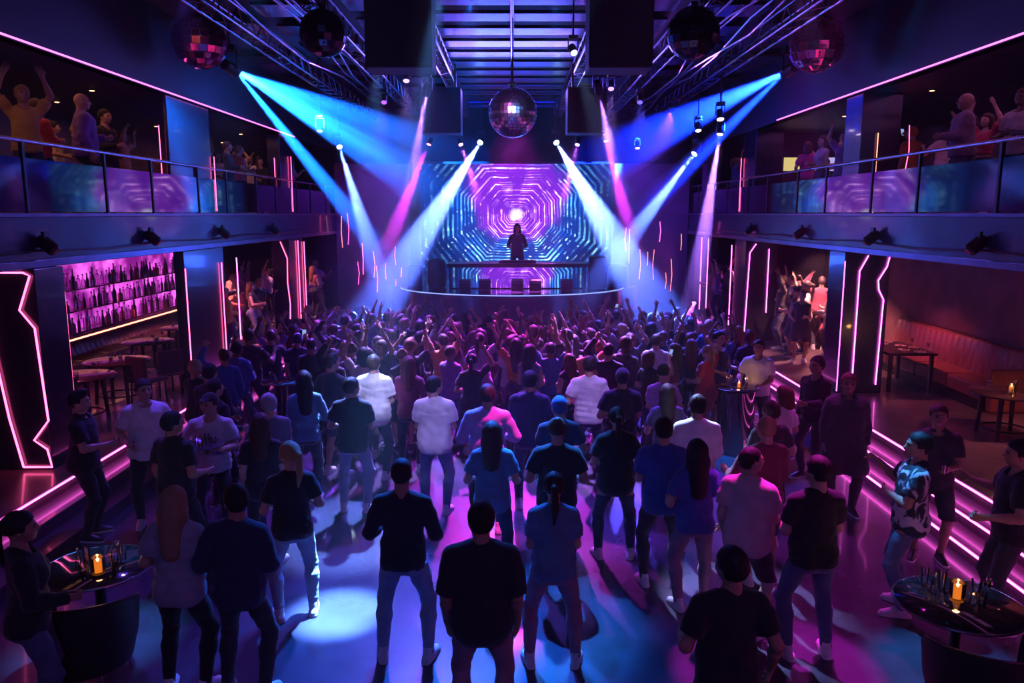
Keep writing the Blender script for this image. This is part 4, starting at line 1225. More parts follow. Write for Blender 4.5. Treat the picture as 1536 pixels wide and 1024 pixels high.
A14 = near(1128, 670, 1.75, 0, 40, 'person in pale pink T-shirt and black shorts holding a glass, face turned right', 'rose', 'black', 'dark', 0, hair='buzz', armL='down', armR='hold', bottom='shorts', hyaw=0.6, w=1.12, loose=0.026, hem=-0.14)
A15 = near(1150, 624, 1.76, 0, -12, 'person in maroon sweater and khaki trousers with cropped fair hair, seen from behind', 'maroon', 'khaki', 'blond', 0, hair='buzz', armL='holdout', armR='holdlow', sleeve='roll', tname='sweater', loose=0.02)
A16 = near(996, 626, 1.76, 0, 3, 'person in plain blue T-shirt and dark trousers, short dark hair, back turned', 'blue', 'charcoal', 'dark', 0, armL='holdlow', armR='holdlow', loose=0.022, hem=-0.15, stance=0.15, w=1.05)
A17 = near(926, 611, 1.70, 0, 0, 'person in long black T-shirt and dark jeans, dark ponytail, white trainers, back turned', 'black', 'dark_denim', 'dark', 0, fem=True, hair='pony', armL='bent', armR='bent', loose=0.026, hem=-0.22, stance=0.18, w=1.06)
A9 = near(1374, 648, 1.76, 0, -62, 'person in black T-shirt with pale brush print dancing by the right steps, jeans', 'brush_print', 'denim', 'black', 1, armL='fold', armR='dance', hyaw=-0.3, loose=0.03, hem=-0.14, stance=0.14, lean=-0.05, twist=0.2)
A10 = near(1410, 607, 1.74, 0, -158, 'person in dark half open shirt and shorts facing the hall beside the printed T-shirt', 'charcoal', 'charcoal', 'brown', 1, shoe=SHB, armL='hold', armR='bent', bottom='shorts', loose=0.024, collar=True, tname='shirt')
A8 = near(1530, 660, 1.78, 0, -75, 'person in black T-shirt at the far right edge beside the steps, reaching forward', 'black', 'charcoal', 'black', 1, armL='holdout', armR='sideout', loose=0.026)
# ---- middle distance
A18 = near(651, 564, 1.77, 0, 4, 'person in white T-shirt and blue jeans, looking right, left of the middle of the floor', 'white', 'denim', 'dark', 0, armL='holdlow', armR='holdlow', hyaw=0.6, loose=0.026, w=1.1, hem=-0.13)
A19 = near(527, 566, 1.74, 0, 6, 'person in black T-shirt and pale jeans in front of the bright white T-shirt', 'black', 'light_denim', 'dark', 0, armL='bent', armR='holdlow', hyaw=0.5, loose=0.024, hem=-0.12, stance=0.15)
A20 = near(560, 532, 1.80, 0, 8, 'person in brightly lit white T-shirt with short brown hair, left of the middle', 'white', 'charcoal', 'brown', 0, hair='short', armL='bent', armR='holdlow', loose=0.03, w=1.12, hem=-0.15)
A21 = near(497, 531, 1.78, 0, 28, 'person in black T-shirt and shorts looking right, left of the bright white T-shirt', 'ink', 'charcoal', 'dark', 0, armL='bent', armR='hold', bottom='shorts', hair='quiff', hyaw=0.4, loose=0.022)
A22 = near(738, 632, 1.69, 0, 2, 'person with shoulder length brown hair in dark teal T-shirt holding a phone down', 'teal', 'navy', 'brown', 0, fem=True, hair='longwave', armL='bent', armR='bent', loose=0.022, hem=-0.13)
A23 = near(731, 576, 1.80, 0, 0, 'broad person in pale grey sweater, short dark hair, back turned, middle of the floor', 'lilac', 'charcoal', 'dark', 1, armL='bent', armR='elbowout', sleeve='long', w=1.15, shw=1.1, loose=0.018)
A24 = near(836, 627, 1.74, 0, 2, 'person in black T-shirt with tied dark hair behind the teal T-shirt', 'black', 'charcoal', 'brown', 1, armL='bent', armR='bent', hair='bun', loose=0.022, w=1.08)
A25 = near(839, 594, 1.74, 0, -8, 'person wearing a blue cap and navy T-shirt, back turned, right of the middle', 'navy', 'charcoal', 'blue', 0, hair='cap', armL='hold', armR='bent')
A26 = near(795, 556, 1.80, 0, 8, 'person in dark navy hoodie and dark jeans, back turned, in the middle of the floor', 'navy', 'dark_denim', 'black', 1, armL='hold', armR='bent', sleeve='long', hood=True, tname='hoodie', loose=0.03, hem=-0.04)
A27 = near(884, 534, 1.80, 0, 3, 'person in white T-shirt and blue jeans right of the middle, lit violet', 'white', 'dark_denim', 'dark', 0, armL='bent', armR='holdlow', loose=0.02, stance=0.16)
A28 = near(934, 552, 1.77, 0, 4, 'person in dark T-shirt and cap right of the violet lit white T-shirt', 'ink', 'charcoal', 'charcoal', 1, hair='cap', armL='bent', armR='hold', loose=0.022)
A29 = near(613, 534, 1.72, 0, 6, 'person with auburn hair in maroon long sleeve top beside the white T-shirt', 'maroon', 'black', 'auburn', 0, fem=True, hair='longwave', armL='hold', armR='bent', sleeve='long')
A31 = near(995, 546, 1.70, 0, 8, 'person with dark bun in lilac top, right of the middle', 'lilac', 'charcoal', 'dark', 0, fem=True, hair='bun', armL='hold', armR='bent')
A32 = near(1001, 576, 1.66, 0, -4, 'person with long brown hair in slate T-shirt behind the plain blue T-shirt', 'slate', 'charcoal', 'brown', 0, fem=True, hair='longwave', armL='bent', armR='bent')
A33 = near(1047, 592, 1.79, 0, 6, 'person in white shirt with sleeves, short dark hair, standing beside the bright blue floor pool', 'white', 'charcoal', 'black', 0, armL='bent', armR='holdlow', sleeve='roll', collar=True, tname='shirt', loose=0.024, hem=-0.14, w=1.08)
A34 = near(1135, 524, 1.74, 0, -150, 'person in white T-shirt leaning at the high table with the candle', 'white', 'charcoal', 'dark', 1, armL='holdlow', armR='bent', loose=0.026, pos=(3.98, 12.5, 0))
A35 = near(1176, 579, 1.66, 0, -40, 'person in white blouse with auburn hair beside the right LED steps', 'white', 'black', 'auburn', 0, fem=True, hair='bob', armL='hold', armR='bent', loose=0.022)
A36 = near(1157, 601, 1.70, 0, -18, 'person in charcoal T-shirt between the white blouse and the maroon sweater', 'charcoal', 'black', 'brown', 0, armL='hold', armR='bent')
A37 = near(1274, 560, 1.80, 0, -165, 'person in long dark coat standing in front of the front right pillar', 'charcoal', 'charcoal', 'auburn', 1, armL='down', armR='down', sleeve='long', collar=True, tname='coat', loose=0.035, hem=-0.40, w=1.1, shoe=SHB)
A38 = near(1226, 534, 1.72, 0.15, -120, 'person in black sweater by the blue lit right pillar beside the long coat', 'black', 'charcoal', 'black', 1, armL='hold', armR='down', sleeve='long', shoe=SHB)
# ---- left group by the steps
A39 = near(118, 586, 1.76, 0, 80, 'person in black shirt smiling to the right, farthest left of the group by the steps', 'black', 'black', 'black', 0, armL='down', armR='hold', sleeve='short', collar=True, tname='shirt', hair='quiff', loose=0.026, w=1.1, shoe=SHB)
A40 = near(214, 569, 1.80, 0, 150, 'person in pale blue white polo shirt facing the camera in the left group', 'white', 'black', 'dark', 0, collar=True, armL='bent', armR='bent', hyaw=-0.25, w=1.12, loose=0.026, hem=-0.12)
A41 = near(258, 617, 1.74, 0, 25, 'person in black T-shirt seen from behind, between the polo shirt and the tray', 'black', 'black', 'black', 1, armL='down', armR='bent', w=1.12, loose=0.026, hem=-0.14, hyaw=0.3)
A42 = near(313, 590, 1.74, 0, 172, 'person in white T-shirt with flower print and dark cap carrying a round tray', 'flower_print', 'charcoal', 'charcoal', 0, hair='cap', armL='tray', armR='tray', loose=0.026, hyaw=0.45)
A43 = near(314, 545, 1.78, 0, 10, 'person in black sweater at the foot of the left steps, farther of two', 'black', 'black', 'black', 1, sleeve='long', armL='hold', armR='bent', shoe=SHB)
A43b = near(322, 568, 1.70, 0, 35, 'person in ink blue sweater in front of the black sweater at the left steps', 'ink', 'black', 'dark', 1, sleeve='long', armL='hold', armR='bent', shoe=SHB)
A44 = near(390, 620, 1.68, 0, -5, 'person with long brown hair in black T-shirt, arm hanging, left of the middle', 'black', 'black', 'brown', 0, fem=True, hair='longwave', armL='down', armR='hold', loose=0.02)
A46 = near(402, 590, 1.72, 0, -30, 'person in slate sweater with grey blond hair near the tray table', 'slate', 'charcoal', 'grey', 0, armL='bent', armR='hold', sleeve='long')
A47 = near(455, 556, 1.75, 0, -20, 'person in teal blue sweater beside the glass table on the left', 'teal', 'charcoal', 'black', 1, fem=True, hair='long', armL='hold', armR='bent', sleeve='long')
A48 = near(545, 521, 1.74, 0, -10, 'person with dark bob and pale fluffy top behind the bright white T-shirt', 'cream', 'charcoal', 'black', 0, fem=True, hair='bob', armL='up', armR='bent')
# DJ
A50 = near(781, 364, 1.72, SZ, 180, 'DJ in dark top with long dark hair behind the booth, arms out to the decks', 'black', 'black', 'black', 1, pos=(0.15, 22.75, 0), fem=True, hair='long', armL='bent', armR='bent', h=0.014, sleeve='long', tname='top')
# balcony figures that stand out
A51 = near(150, 156, 1.86, SLAB1, 55, 'bald person in dark purple jacket standing high at the left balcony rail', 'violet', 'charcoal', 'dark', 0, pos=(-6.65, 12.6, 0), hair='none', armL='hold', armR='down', sleeve='long', collar=True, tname='jacket', w=1.2, shw=1.12, loose=0.03)
A52 = near(1410, 170, 1.82, SLAB1, -70, 'bald person in mauve sweater standing high at the right balcony rail', 'mauve', 'slate', 'dark', 1, pos=(6.85, 12.3, 0), hair='none', armL='hold', armR='down', sleeve='long', w=1.25, shw=1.1, loose=0.03)

# ------------------------------------------------------------------ the packed crowd: a set of dancers, copied with their own clothes and place
ARCH = []
def archetype(**P):
    P.setdefault('seed', 50 + len(ARCH))
    res = person_meshes(P, 0.016)
    tn = 'sweater' if P.get('sleeve') == 'long' else TOPN.get(P.get('top', 'tee'), 'tshirt')
    root = empty('person', (0, 0, 0))
    attach(root, res, P, dict(skin=SK[0], top=CL['black'], bottom=CL['black'], hair=HR['dark'], shoe=SHB), tn)
    top = max(v[:, 2].max() for kk in ('hair', 'body') if kk in res for v, _, _ in res[kk])
    ARCH.append(dict(root=root, P=P, tn=tn, used=False, pts=np.concatenate([V[::7] for q in ('body', 'top', 'bottom', 'hair') for V, _, _ in res.get(q, [])]), palmR=Vector(res['J']['R']['palm']), fem=P.get('fem', False)))
HSTY = {'short': 'short hair', 'quiff': 'quiff hair', 'buzz': 'cropped hair', 'cap': 'a cap', 'pony': 'a ponytail', 'long': 'long hair', 'longwave': 'wavy hair', 'bob': 'bobbed hair', 'bun': 'hair up'}
for P in (D(armL='up', armR='up'), D(armL='upbent', armR='fistup', hair='quiff'), D(armL='hold', armR='up', hair='buzz'), D(armL='dance', armR='dance', w=1.1), D(armL='bent', armR='hold', sleeve='long'),
          D(armL='down', armR='phone', hair='cap'), D(armL='hold', armR='bent', hair='short', w=1.12), D(armL='fistup', armR='down', sleeve='long', hair='buzz'),
          D(fem=True, hair='long', armL='up', armR='up', top='crop', bottom='skinny'), D(fem=True, hair='longwave', armL='upbent', armR='upbent', sleeve='none', bottom='skirt'), D(fem=True, hair='pony', armL='dance', armR='up', bottom='skinny'),
          D(fem=True, hair='bun', armL='hold', armR='bent', top='dress', bottom='none', sleeve='none'), D(fem=True, hair='bob', armL='bent', armR='phone'), D(fem=True, hair='long', armL='dance', armR='bent', sleeve='long', bottom='skinny'),
          D(fem=True, hair='longwave', armL='front', armR='hold', sleeve='none', top='crop', bottom='wide'), D(fem=True, hair='pony', armL='bent', armR='fistup', top='dress', bottom='none'),
          D(armL='hold', armR='holdlow', hair='quiff', collar=True), D(armL='pocket', armR='hold', hair='short', sleeve='long', hood=True)):
    archetype(stance=0.11, **P) if 'stance' not in P else archetype(**P)
ARMW = {'up': 'arm raised', 'upbent': 'arm raised', 'fistup': 'fist raised', 'phone': 'phone arm raised', 'dance': 'arms bent', 'hold': 'hand at chest', 'bent': 'arms bent', 'front': 'arms low', 'down': 'arms down', 'pocket': 'arms down', 'holdlow': 'hands low'}
def pose_words(P):
    a, b = P.get('armL', 'down'), P.get('armR', 'down')
    ups = ('up', 'upbent', 'fistup')
    if a in ups and b in ups: return 'arms raised'
    for q in (b, a):
        if q in ups + ('phone',): return ARMW[q]
    return ARMW[a]
TOPW = {'tshirt': 'T-shirt', 'sweater': 'sweater', 'crop_top': 'crop top', 'dress': 'dress', 'blouse': 'blouse'}
ORD = ['first','second','third','fourth','fifth','sixth','seventh','eighth','ninth','tenth','eleventh','twelfth','thirteenth','fourteenth','fifteenth','sixteenth','seventeenth','eighteenth','nineteenth','twentieth'] + ['twenty-' + q for q in ('first','second','third','fourth','fifth','sixth','seventh','eighth','ninth')] + ['thirtieth','thirty-first','thirty-second']
rp = random.Random(77)
PHONES = []
def crowd_person(x, y, z, head, where, tc, group, arch=None, s=None):
    best = None
    for t in range(18):
        a = ARCH[arch if arch is not None else rp.randrange(len(ARCH))]
        if a['P'].get('armR') == 'phone' and rp.random() < 0.8: continue
        k = rp.uniform(0.94, 1.05) * (0.965 if a['fem'] else 1.0)
        h2 = head + rp.uniform(-1, 1) * 5 * t
        x2, y2 = x + rp.uniform(-.012, .012) * t, y + rp.uniform(-.012, .012) * t
        vx = vox(a['pts'], k, -math.radians(h2), (x2, y2, z))
        hit = len(vx & OCC)
        if best is None or hit < best[0]: best = (hit, a, k, h2, x2, y2, vx)
        if hit == 0: break
    hit, a, k, head, x, y, vx = best
    if hit > 14: return None
    OCC.update(vx)
    if not a['used']: root = a['root']; a['used'] = True
    else: root = copy_tree(a['root'])
    root.location = (x, y, z); root.rotation_euler = (0, 0, -math.radians(head)); root.scale = (k, k, k)
    bc = rp.choice(['black', 'charcoal', 'dark_denim', 'denim', 'ink', 'navy'])
    hc = rp.choice(['black', 'dark', 'dark', 'brown', 'brown', 'auburn', 'blond']); sk = rp.choice([0, 0, 1, 1, 2, 3])
    for o in root.children:
        st = o.name.split('.')[0]
        m = {'body': SK[sk], 'hair': HR[hc], 'cap': CL[tc], 'shoe': rp.choice([SHW, SHB, SHG])}.get(st)
        if m is None: m = CL[tc] if st == a['tn'] else CL[bc]
        if st == 'shoe' and root.get('shoe_done'): m = root['shoe_done'] if False else m
        o.material_slots[0].link = 'OBJECT'; o.material_slots[0].material = m
    hs = HSTY[a['P'].get('hair', 'short')]
    lab = f"person in {tc} {TOPW[a['tn']]} with {hs}, {pose_words(a['P'])}, {where}"
    tag(root, lab, 'person', group)
    if a['P'].get('armR') == 'phone': PHONES.append(root)
    SPOTS.append((x, y, z))
    return root
WASH = ['violet','magenta','crimson','maroon','lilac','navy','black','black','blue','slate','black','white','ink','charcoal','maroon','orange','ink','navy','charcoal','cream','violet','blue','black','black','ink']
PILL = [(-6.15, 15.5, 1.25), (-6.3, 22.1, 1.0), (6.45, 14.65, 1.0), (6.45, 20.9, 1.0), (6.3, 25.65, 0.7), (at_z(272, 490, 1.18).x, at_z(272, 490, 1.18).y, 0.95)]
def free(x, y, r, z=0.0): return all((x - a)**2 + (y - b)**2 > q*q for a, b, q in PILL) and all((x - a)**2 + (y - b)**2 > r*r or abs(z - c) > 1.2 for a, b, c in SPOTS)
HT = [(at_z(1105, 580, 1.05), 0.33), (at_z(425, 570, 1.05), 0.38)]
for p_, r_ in HT: PILL.append((p_[0], p_[1], r_ + 0.32))
yrow = 16.9
for row in range(9):
    xs = []
    n = 17
    for i in range(n):
        x = -4.55 + 9.1*(i + (0.5 if row % 2 else 0.2))/n + rp.uniform(-.09, .09)
        y = yrow + rp.uniform(-.13, .13)
        if free(x, y, 0.46): xs.append((x, y)); SPOTS.append((x, y, 0.0))
    for i, (x, y) in enumerate(sorted(xs)):
        SPOTS.remove((x, y, 0.0))
        pal = WASH
        crowd_person(x, y, 0, rp.gauss(0, 28) if rp.random() < 0.85 else rp.uniform(-170, 170), f'{ORD[i]} from left, {ORD[row]} crowd row', rp.choice(pal), None)
    yrow -= 0.60
def cluster(z, pts, where, heads, pal, group=None):
    for i, (x, y) in enumerate(sorted(pts, key=lambda q: q[1])):
        if not free(x, y, 0.45, z): continue
        crowd_person(x, y, z, heads + rp.gauss(0, 45), where.format(ORD[i]), rp.choice(pal), group)
WARM = ['cream','mustard','black','maroon','crimson','rose','charcoal','black','orange','ink','grey']
def jit(x0, x1, y0, y1, nx, ny, d=0.1): return [(x0 + (x1-x0)*(i+.5)/nx + rp.uniform(-d, d), y0 + (y1-y0)*(j+.5)/ny + rp.uniform(-d, d)) for i in range(nx) for j in range(ny)]
cluster(0.45, jit(-7.9, -6.4, 17.8, 22.0, 3, 5), '{} nearest on raised left lounge', 60, WARM)
cluster(0.45, jit(-7.8, -6.0, 23.0, 26.6, 2, 4), '{} nearest, far left lounge', 60, WASH)
cluster(0.45, jit(6.3, 7.7, 17.2, 20.0, 3, 5), '{} nearest on raised right lounge', -60, WARM)
cluster(0.45, jit(5.9, 7.6, 21.9, 25.0, 2, 4), '{} nearest, far right lounge', -60, WASH)
cluster(0.0, jit(-4.9, -4.0, 10.6, 16.5, 1, 7, .08), '{} nearest beside left steps', 30, WASH)
cluster(0.0, jit(4.0, 4.85, 12.8, 17.5, 1, 6, .08), '{} nearest beside right steps', -30, WASH)
cluster(SLAB1, [(-6.7, 9.2), (-6.8, 10.3), (-7.3, 9.7), (-7.5, 10.9), (-6.9, 11.5), (-7.3, 12.5)] + jit(-8.3, -6.5, 13.4, 25.6, 2, 11), '{} nearest along left balcony rail', 70, WARM)
cluster(SLAB1, [(6.8, 9.4), (7.5, 10.3), (6.9, 10.5), (7.2, 11.5), (7.6, 13.0)] + jit(6.5, 8.4, 13.4, 20.8, 2, 7) + jit(6.4, 7.6, 22.0, 25.4, 1, 4), '{} nearest along right balcony rail', -70, WASH)
print('PEOPLE', sum(1 for o in bpy.data.objects if o.name.startswith('person')))
# drop dancers that were never placed
for a in ARCH:
    if not a['used']:
        for c in list(a['root'].children): bpy.data.objects.remove(c)
        bpy.data.objects.remove(a['root'])
# raised phones
PH_M = mat('phone_black', (0.01,0.01,0.012), 0.2, coat=0.5); PH_S = emis('phone_screen', (0.35,0.5,1.0), 0.8)
def phone(M4, label, group=None):
    o = empty('phone', (0, 0, 0)); tag(o, label, 'phone', group)
    MB().box(-0.037, -0.004, -0.075, 0.037, 0.004, 0.075).build('case', PH_M, o, bevel=0.003)
    MB().box(-0.034, -0.0055, -0.071, 0.034, -0.0042, 0.071).build('screen', PH_S, o)
    o.matrix_world = M4
    return o
# ------------------------------------------------------------------ glasses, candles, tables, chairs
def tumbler(loc, s=1.0, label='clear tumbler', group=None, drink=True, tall=False):
    o = empty('drinking_glass', loc); tag(o, label, 'glass', group)
    hh = (0.15 if tall else 0.095) * s; r = (0.03 if tall else 0.037) * s
    MB().lathe([(r*.8, 0.0), (r, hh), (r*.93, hh), (r*.74, 0.008)], 16).build('glass_body', M['glass'], o, smooth=True)
    if drink: MB().lathe([(r*.72, 0.009), (r*.82, hh*0.5), (0.001, hh*0.5)], 14).build('drink', M['amber'], o, smooth=True)
    return o
def bottle(loc, label, s=1.0, group=None):
    o = empty('bottle', loc); tag(o, label, 'bottle', group)
    MB().lathe([(0.036*s, 0), (0.038*s, 0.02*s), (0.038*s, 0.15*s), (0.014*s, 0.20*s), (0.013*s, 0.27*s)], 14).build('glass_body', M['glass'], o, smooth=True)
    MB().lathe([(0.015*s, 0.262*s), (0.015*s, 0.285*s)], 12).build('cap', M['steel'], o)
    return o
def stem_glass(loc, label, group=None):
    o = empty('stem_glass', loc); tag(o, label, 'glass', group)
    MB().lathe([(0.03, 0), (0.03, 0.004), (0.004, 0.008), (0.004, 0.08), (0.026, 0.11), (0.03, 0.16), (0.026, 0.16), (0.022, 0.112), (0.001, 0.09)], 14).build('glass_body', M['glass'], o, smooth=True)
    MB().lathe([(0.001, 0.093), (0.021, 0.113), (0.024, 0.135), (0.001, 0.135)], 12).build('drink', M['amber'], o, smooth=True)
    return o
def candle(loc, s, label, power=3.0):
    o = empty('candle_holder', loc); tag(o, label, 'candle')
    MB().lathe([(0.045*s, 0), (0.05*s, 0.005), (0.05*s, 0.12*s), (0.046*s, 0.12*s), (0.046*s, 0.012*s)], 20).build('glass_jar', M['glass'], o, smooth=True)
    MB().lathe([(0.044*s, 0.012*s), (0.044*s, 0.085*s), (0.001, 0.080*s)], 18).build('wax', M['candle'], o, smooth=True)
    MB().lathe([(0.003*s, 0.083*s), (0.009*s, 0.093*s), (0.001, 0.118*s)], 10).build('flame', M['flame'], o, smooth=True)
    point((loc[0], loc[1], loc[2] + 0.16*s), power, (1.0, 0.42, 0.12), 0.03)
    return o
def round_table(loc, r, hgt, label, m, base='pedestal', group=None):
    o = empty('round_table', loc); tag(o, label, 'table', group)
    MB().lathe([(r - 0.02, hgt - 0.03), (r, hgt - 0.022), (r, hgt - 0.006), (r - 0.008, hgt)], 48).build('tabletop', m, o, smooth=True)
    MB().tube([(r*math.cos(2*PI*k/48)*1.001, r*math.sin(2*PI*k/48)*1.001, hgt - 0.014) for k in range(48)], 0.012, 8, closed=True).build('rim', M['steel'] if base == 'pedestal' else M['black_metal'], o, smooth=True)
    if base == 'pedestal':
        MB().lathe([(0.045, 0.03), (0.04, hgt - 0.03)], 16).build('column', M['black_metal'], o, smooth=True)
        MB().lathe([(r*0.40, 0), (r*0.40, 0.012), (0.05, 0.035)], 36).build('base', M['black_metal'], o, smooth=True)
    elif base == 'drum':
        MB().lathe([(r*0.86, 0), (r*0.86, hgt - 0.05), (r*0.8, hgt - 0.03)], 32).build('drum_base', M['table_gloss'], o, smooth=True)
        MB().lathe([(r*0.9, 0.0), (r*0.9, 0.03)], 32).build('plinth', M['black_metal'], o, smooth=True)
    else:
        for k in range(4):
            a = PI/4 + k*PI/2
            MB().tube([(r*.72*math.cos(a), r*.72*math.sin(a), 0), (r*.62*math.cos(a), r*.62*math.sin(a), hgt - 0.03)], [0.03, 0.04], 10).build('leg', M['table_wood'], o, smooth=True)
        MB().tube([(r*.6*math.cos(2*PI*k/24), r*.6*math.sin(2*PI*k/24), 0.12) for k in range(24)], 0.014, 8, closed=True).build('stretcher_ring', M['black_metal'], o, smooth=True)
    return o
def tub_chair(loc, rz, label, r=0.40):
    o = empty('tub_chair', loc, rz); tag(o, label, 'chair')
    b = MB(); n = 36; prof = []
    rows = []
    for k in range(n + 1):
        a = -PI/2 - math.radians(118) + math.radians(236)*k/n
        low = 1.0 - 0.18*abs(2*k/n - 1)**2.5
        top = 0.80*low
        ring = [(r*0.86, 0.20), (r*0.99, 0.42), (r*1.04, top - 0.03), (r*1.02, top), (r*0.94, top), (r*0.90, top - 0.04), (r*0.84, 0.42), (r*0.76, 0.20)]
        rows.append([(q*math.cos(a), q*math.sin(a), z) for q, z in ring])
    vs = [p for q in rows for p in q]; m = 8; fs = []
    for k in range(n):
        for j in range(m): fs.append((k*m + j, k*m + (j+1) % m, (k+1)*m + (j+1) % m, (k+1)*m + j))
    fs.append(tuple(range(m))); fs.append(tuple(n*m + j for j in range(m)))
    b.add(vs, fs).build('backrest_shell', M['chair_black'], o, smooth=True, angle=60)
    tops = [Vector(q[3])*0.5 + Vector(q[4])*0.5 + Vector((0, 0, 0.004)) for q in rows]
    MB().tube(tops, 0.014, 8).build('piping', M['leather'], o, smooth=True)
    MB().lathe([(r*.78, 0.26), (r*.82, 0.30), (r*.82, 0.40), (r*.74, 0.44), (0.001, 0.45)], 32).build('seat', M['chair_black'], o, smooth=True)
    for k in range(4):
        a = PI/4 + k*PI/2
        MB().tube([(r*.82*math.cos(a), r*.82*math.sin(a), 0), (r*.72*math.cos(a), r*.72*math.sin(a), 0.27)], [0.012, 0.017], 10).build('leg', M['steel'], o, smooth=True)
    return o
# the two near tables with their tub chairs
TA = Vector((at_z(147, 848, 0.80).x, at_z(147, 848, 0.80).y, 0))
round_table(TA, 0.44, 0.80, 'round glossy black table with candle and glasses at the bottom left', M['table_gloss'])
tub_chair(TA + Vector((0.08, -0.42, 0)), 0.0, 'black rounded tub chair with steel legs drawn up to the bottom left table', 0.40)
TB = Vector((at_z(1438, 903, 0.80).x, at_z(1438, 903, 0.80).y, 0))
round_table(TB, 0.46, 0.80, 'round glossy black table with candle and glasses at the bottom right', M['table_gloss'])
tub_chair(TB + Vector((-0.01, -0.44, 0)), 0.0, 'black rounded tub chair drawn up to the bottom right table', 0.42)
def on(T, px, py, z): q = at_z(px, py, z); return (q.x, q.y, z)
candle(on(TA, 148, 858, 0.80), 1.15, 'glowing amber candle jar in the middle of the bottom left table', 2.6)
candle(on(TB, 1435, 897, 0.80), 1.15, 'glowing amber candle jar in the middle of the bottom right table', 2.6)
bottle(on(TA, 118, 850, 0.80), 'small clear bottle left of the candle on the bottom left table', 0.6)
tumbler(on(TA, 126, 862, 0.80), 1.0, 'short tumbler with amber drink left of the candle, bottom left table')
tumbler(on(TA, 131, 846, 0.80), 1.0, 'tall glass just behind the candle on the bottom left table', tall=True)
tumbler(on(TA, 173, 855, 0.80), 1.1, 'tall glass with amber drink right of the candle, bottom left table', tall=True)
tumbler(on(TA, 185, 843, 0.80), 1.0, 'clear tall glass farthest right on the bottom left table', tall=True, drink=False)
stem_glass(on(TA, 178, 838, 0.80), 'stemmed glass at the back of the bottom left table')
tumbler(on(TB, 1386, 878, 0.80), 1.0, 'clear tall glass farthest left on the bottom right table', tall=True, drink=False)
bottle(on(TB, 1400, 890, 0.80), 'small clear bottle left of the candle on the bottom right table', 0.62)
tumbler(on(TB, 1412, 884, 0.80), 1.0, 'tall clear glass close to the candle on the bottom right table', tall=True, drink=False)
tumbler(on(TB, 1464, 888, 0.80), 1.1, 'wide tumbler right of the candle on the bottom right table', drink=False)
tumbler(on(TB, 1472, 906, 0.80), 1.0, 'short tumbler with amber drink on the bottom right table')
stem_glass(on(TB, 1480, 898, 0.80), 'stemmed glass farthest right on the bottom right table')
# high tables in the crowd
p = HT[0][0]; round_table((p.x, p.y, 0), 0.33, 1.05, 'round high drum table with candle among the crowd by the right steps', M['table_gloss'], 'drum')
candle((p.x + 0.02, p.y - 0.05, 1.05), 0.8, 'small candle jar on the high drum table', 2.0)
for k, (dx, dy, lb) in enumerate(((-.14, .02, 'left of'), (.14, -.02, 'right of'), (-.05, .16, 'behind'))): tumbler((p.x + dx, p.y + dy, 1.05), 1.0, f'clear tall glass {lb} the candle on the high drum table', tall=True, drink=k == 1)
p = HT[1][0]; round_table((p.x, p.y, 0), 0.36, 1.05, 'round high table crowded with glasses on the left of the floor', M['table_gloss'])
for k in range(7):
    a = k*0.9; q = 0.10 + 0.024*k
    (tumbler if k % 2 else stem_glass)((p.x + q*math.cos(a), p.y + q*math.sin(a), 1.05), label='glass on the crowded high table at the left', group='glasses on the left high table')
# tray in the hands of the waiter, glasses in hands
m = (palm(A42, 'L') + palm(A42, 'R')) / 2 + Vector((0.0, 0, 0.035))
tr = empty('serving_tray', m); tag(tr, 'round silver tray held by the person in the flower print T-shirt', 'tray')
MB().lathe([(0.22, 0.0), (0.235, 0.018), (0.225, 0.018), (0.21, 0.006)], 36).build('tray_plate', M['steel'], tr, smooth=True)
for k in range(4): tumbler((m.x + 0.11*math.cos(k*1.6), m.y + 0.11*math.sin(k*1.6), m.z + 0.008), 0.9, 'tumbler on the silver tray', 'glasses on the silver tray')
for A, sd, lab in ((A14, 'R', 'tumbler in the hand of the person in the pale pink T-shirt'), (A40, 'R', 'tumbler in the hand of the person in the polo shirt'), (A39, 'R', 'tumbler in the hand of the smiling person in black shirt'),
                   (A1, 'R', 'tumbler in the hand of the person in black long sleeve top'), (A5, 'R', 'tumbler in the hand of the person in navy sweater'), (A11, 'R', 'tumbler in the hand of the person in black T-shirt by the right steps'),
                   (A20, 'R', 'tumbler in the hand of the person in the brightly lit white T-shirt'), (A18, 'R', 'tumbler in the hand of the person in white T-shirt and blue jeans'), (A10, 'L', 'tumbler in the hand of the person in dark half open shirt')):
    q = palm(A, sd); tumbler((q.x, q.y, q.z - 0.05), 0.9, lab)
def held_phone(A, sd, lab):
    R = Matrix(A['J'][sd]['R'].tolist()).to_4x4()
    q = palm(A, sd)
    phone(Matrix.Translation(q) @ Matrix.Rotation(0.3, 4, 'X'), lab)
held_phone(A22, 'L', 'black phone in the hand of the person in dark teal T-shirt')
bpy.context.view_layer.update()
for i, root in enumerate(PHONES):
    a = [x for x in ARCH if x['P'].get('armR') == 'phone']
    sweat = any(c.name.startswith('cap') for c in root.children)
    a = next(x for x in a if (x['P'].get('hair') == 'cap') == sweat)
    q = root.matrix_world @ (a['palmR'] + Vector((0, 0.01, 0.03)))
    phone(Matrix.Translation(q) @ Matrix.Rotation(root.rotation_euler.z, 4, 'Z') @ Matrix.Rotation(-0.35, 4, 'X'), 'phone held up by person in ' + root['label'].split(' in ', 1)[1].split(' with')[0] + ', ' + root['label'].rsplit('raised, ', 1)[1])
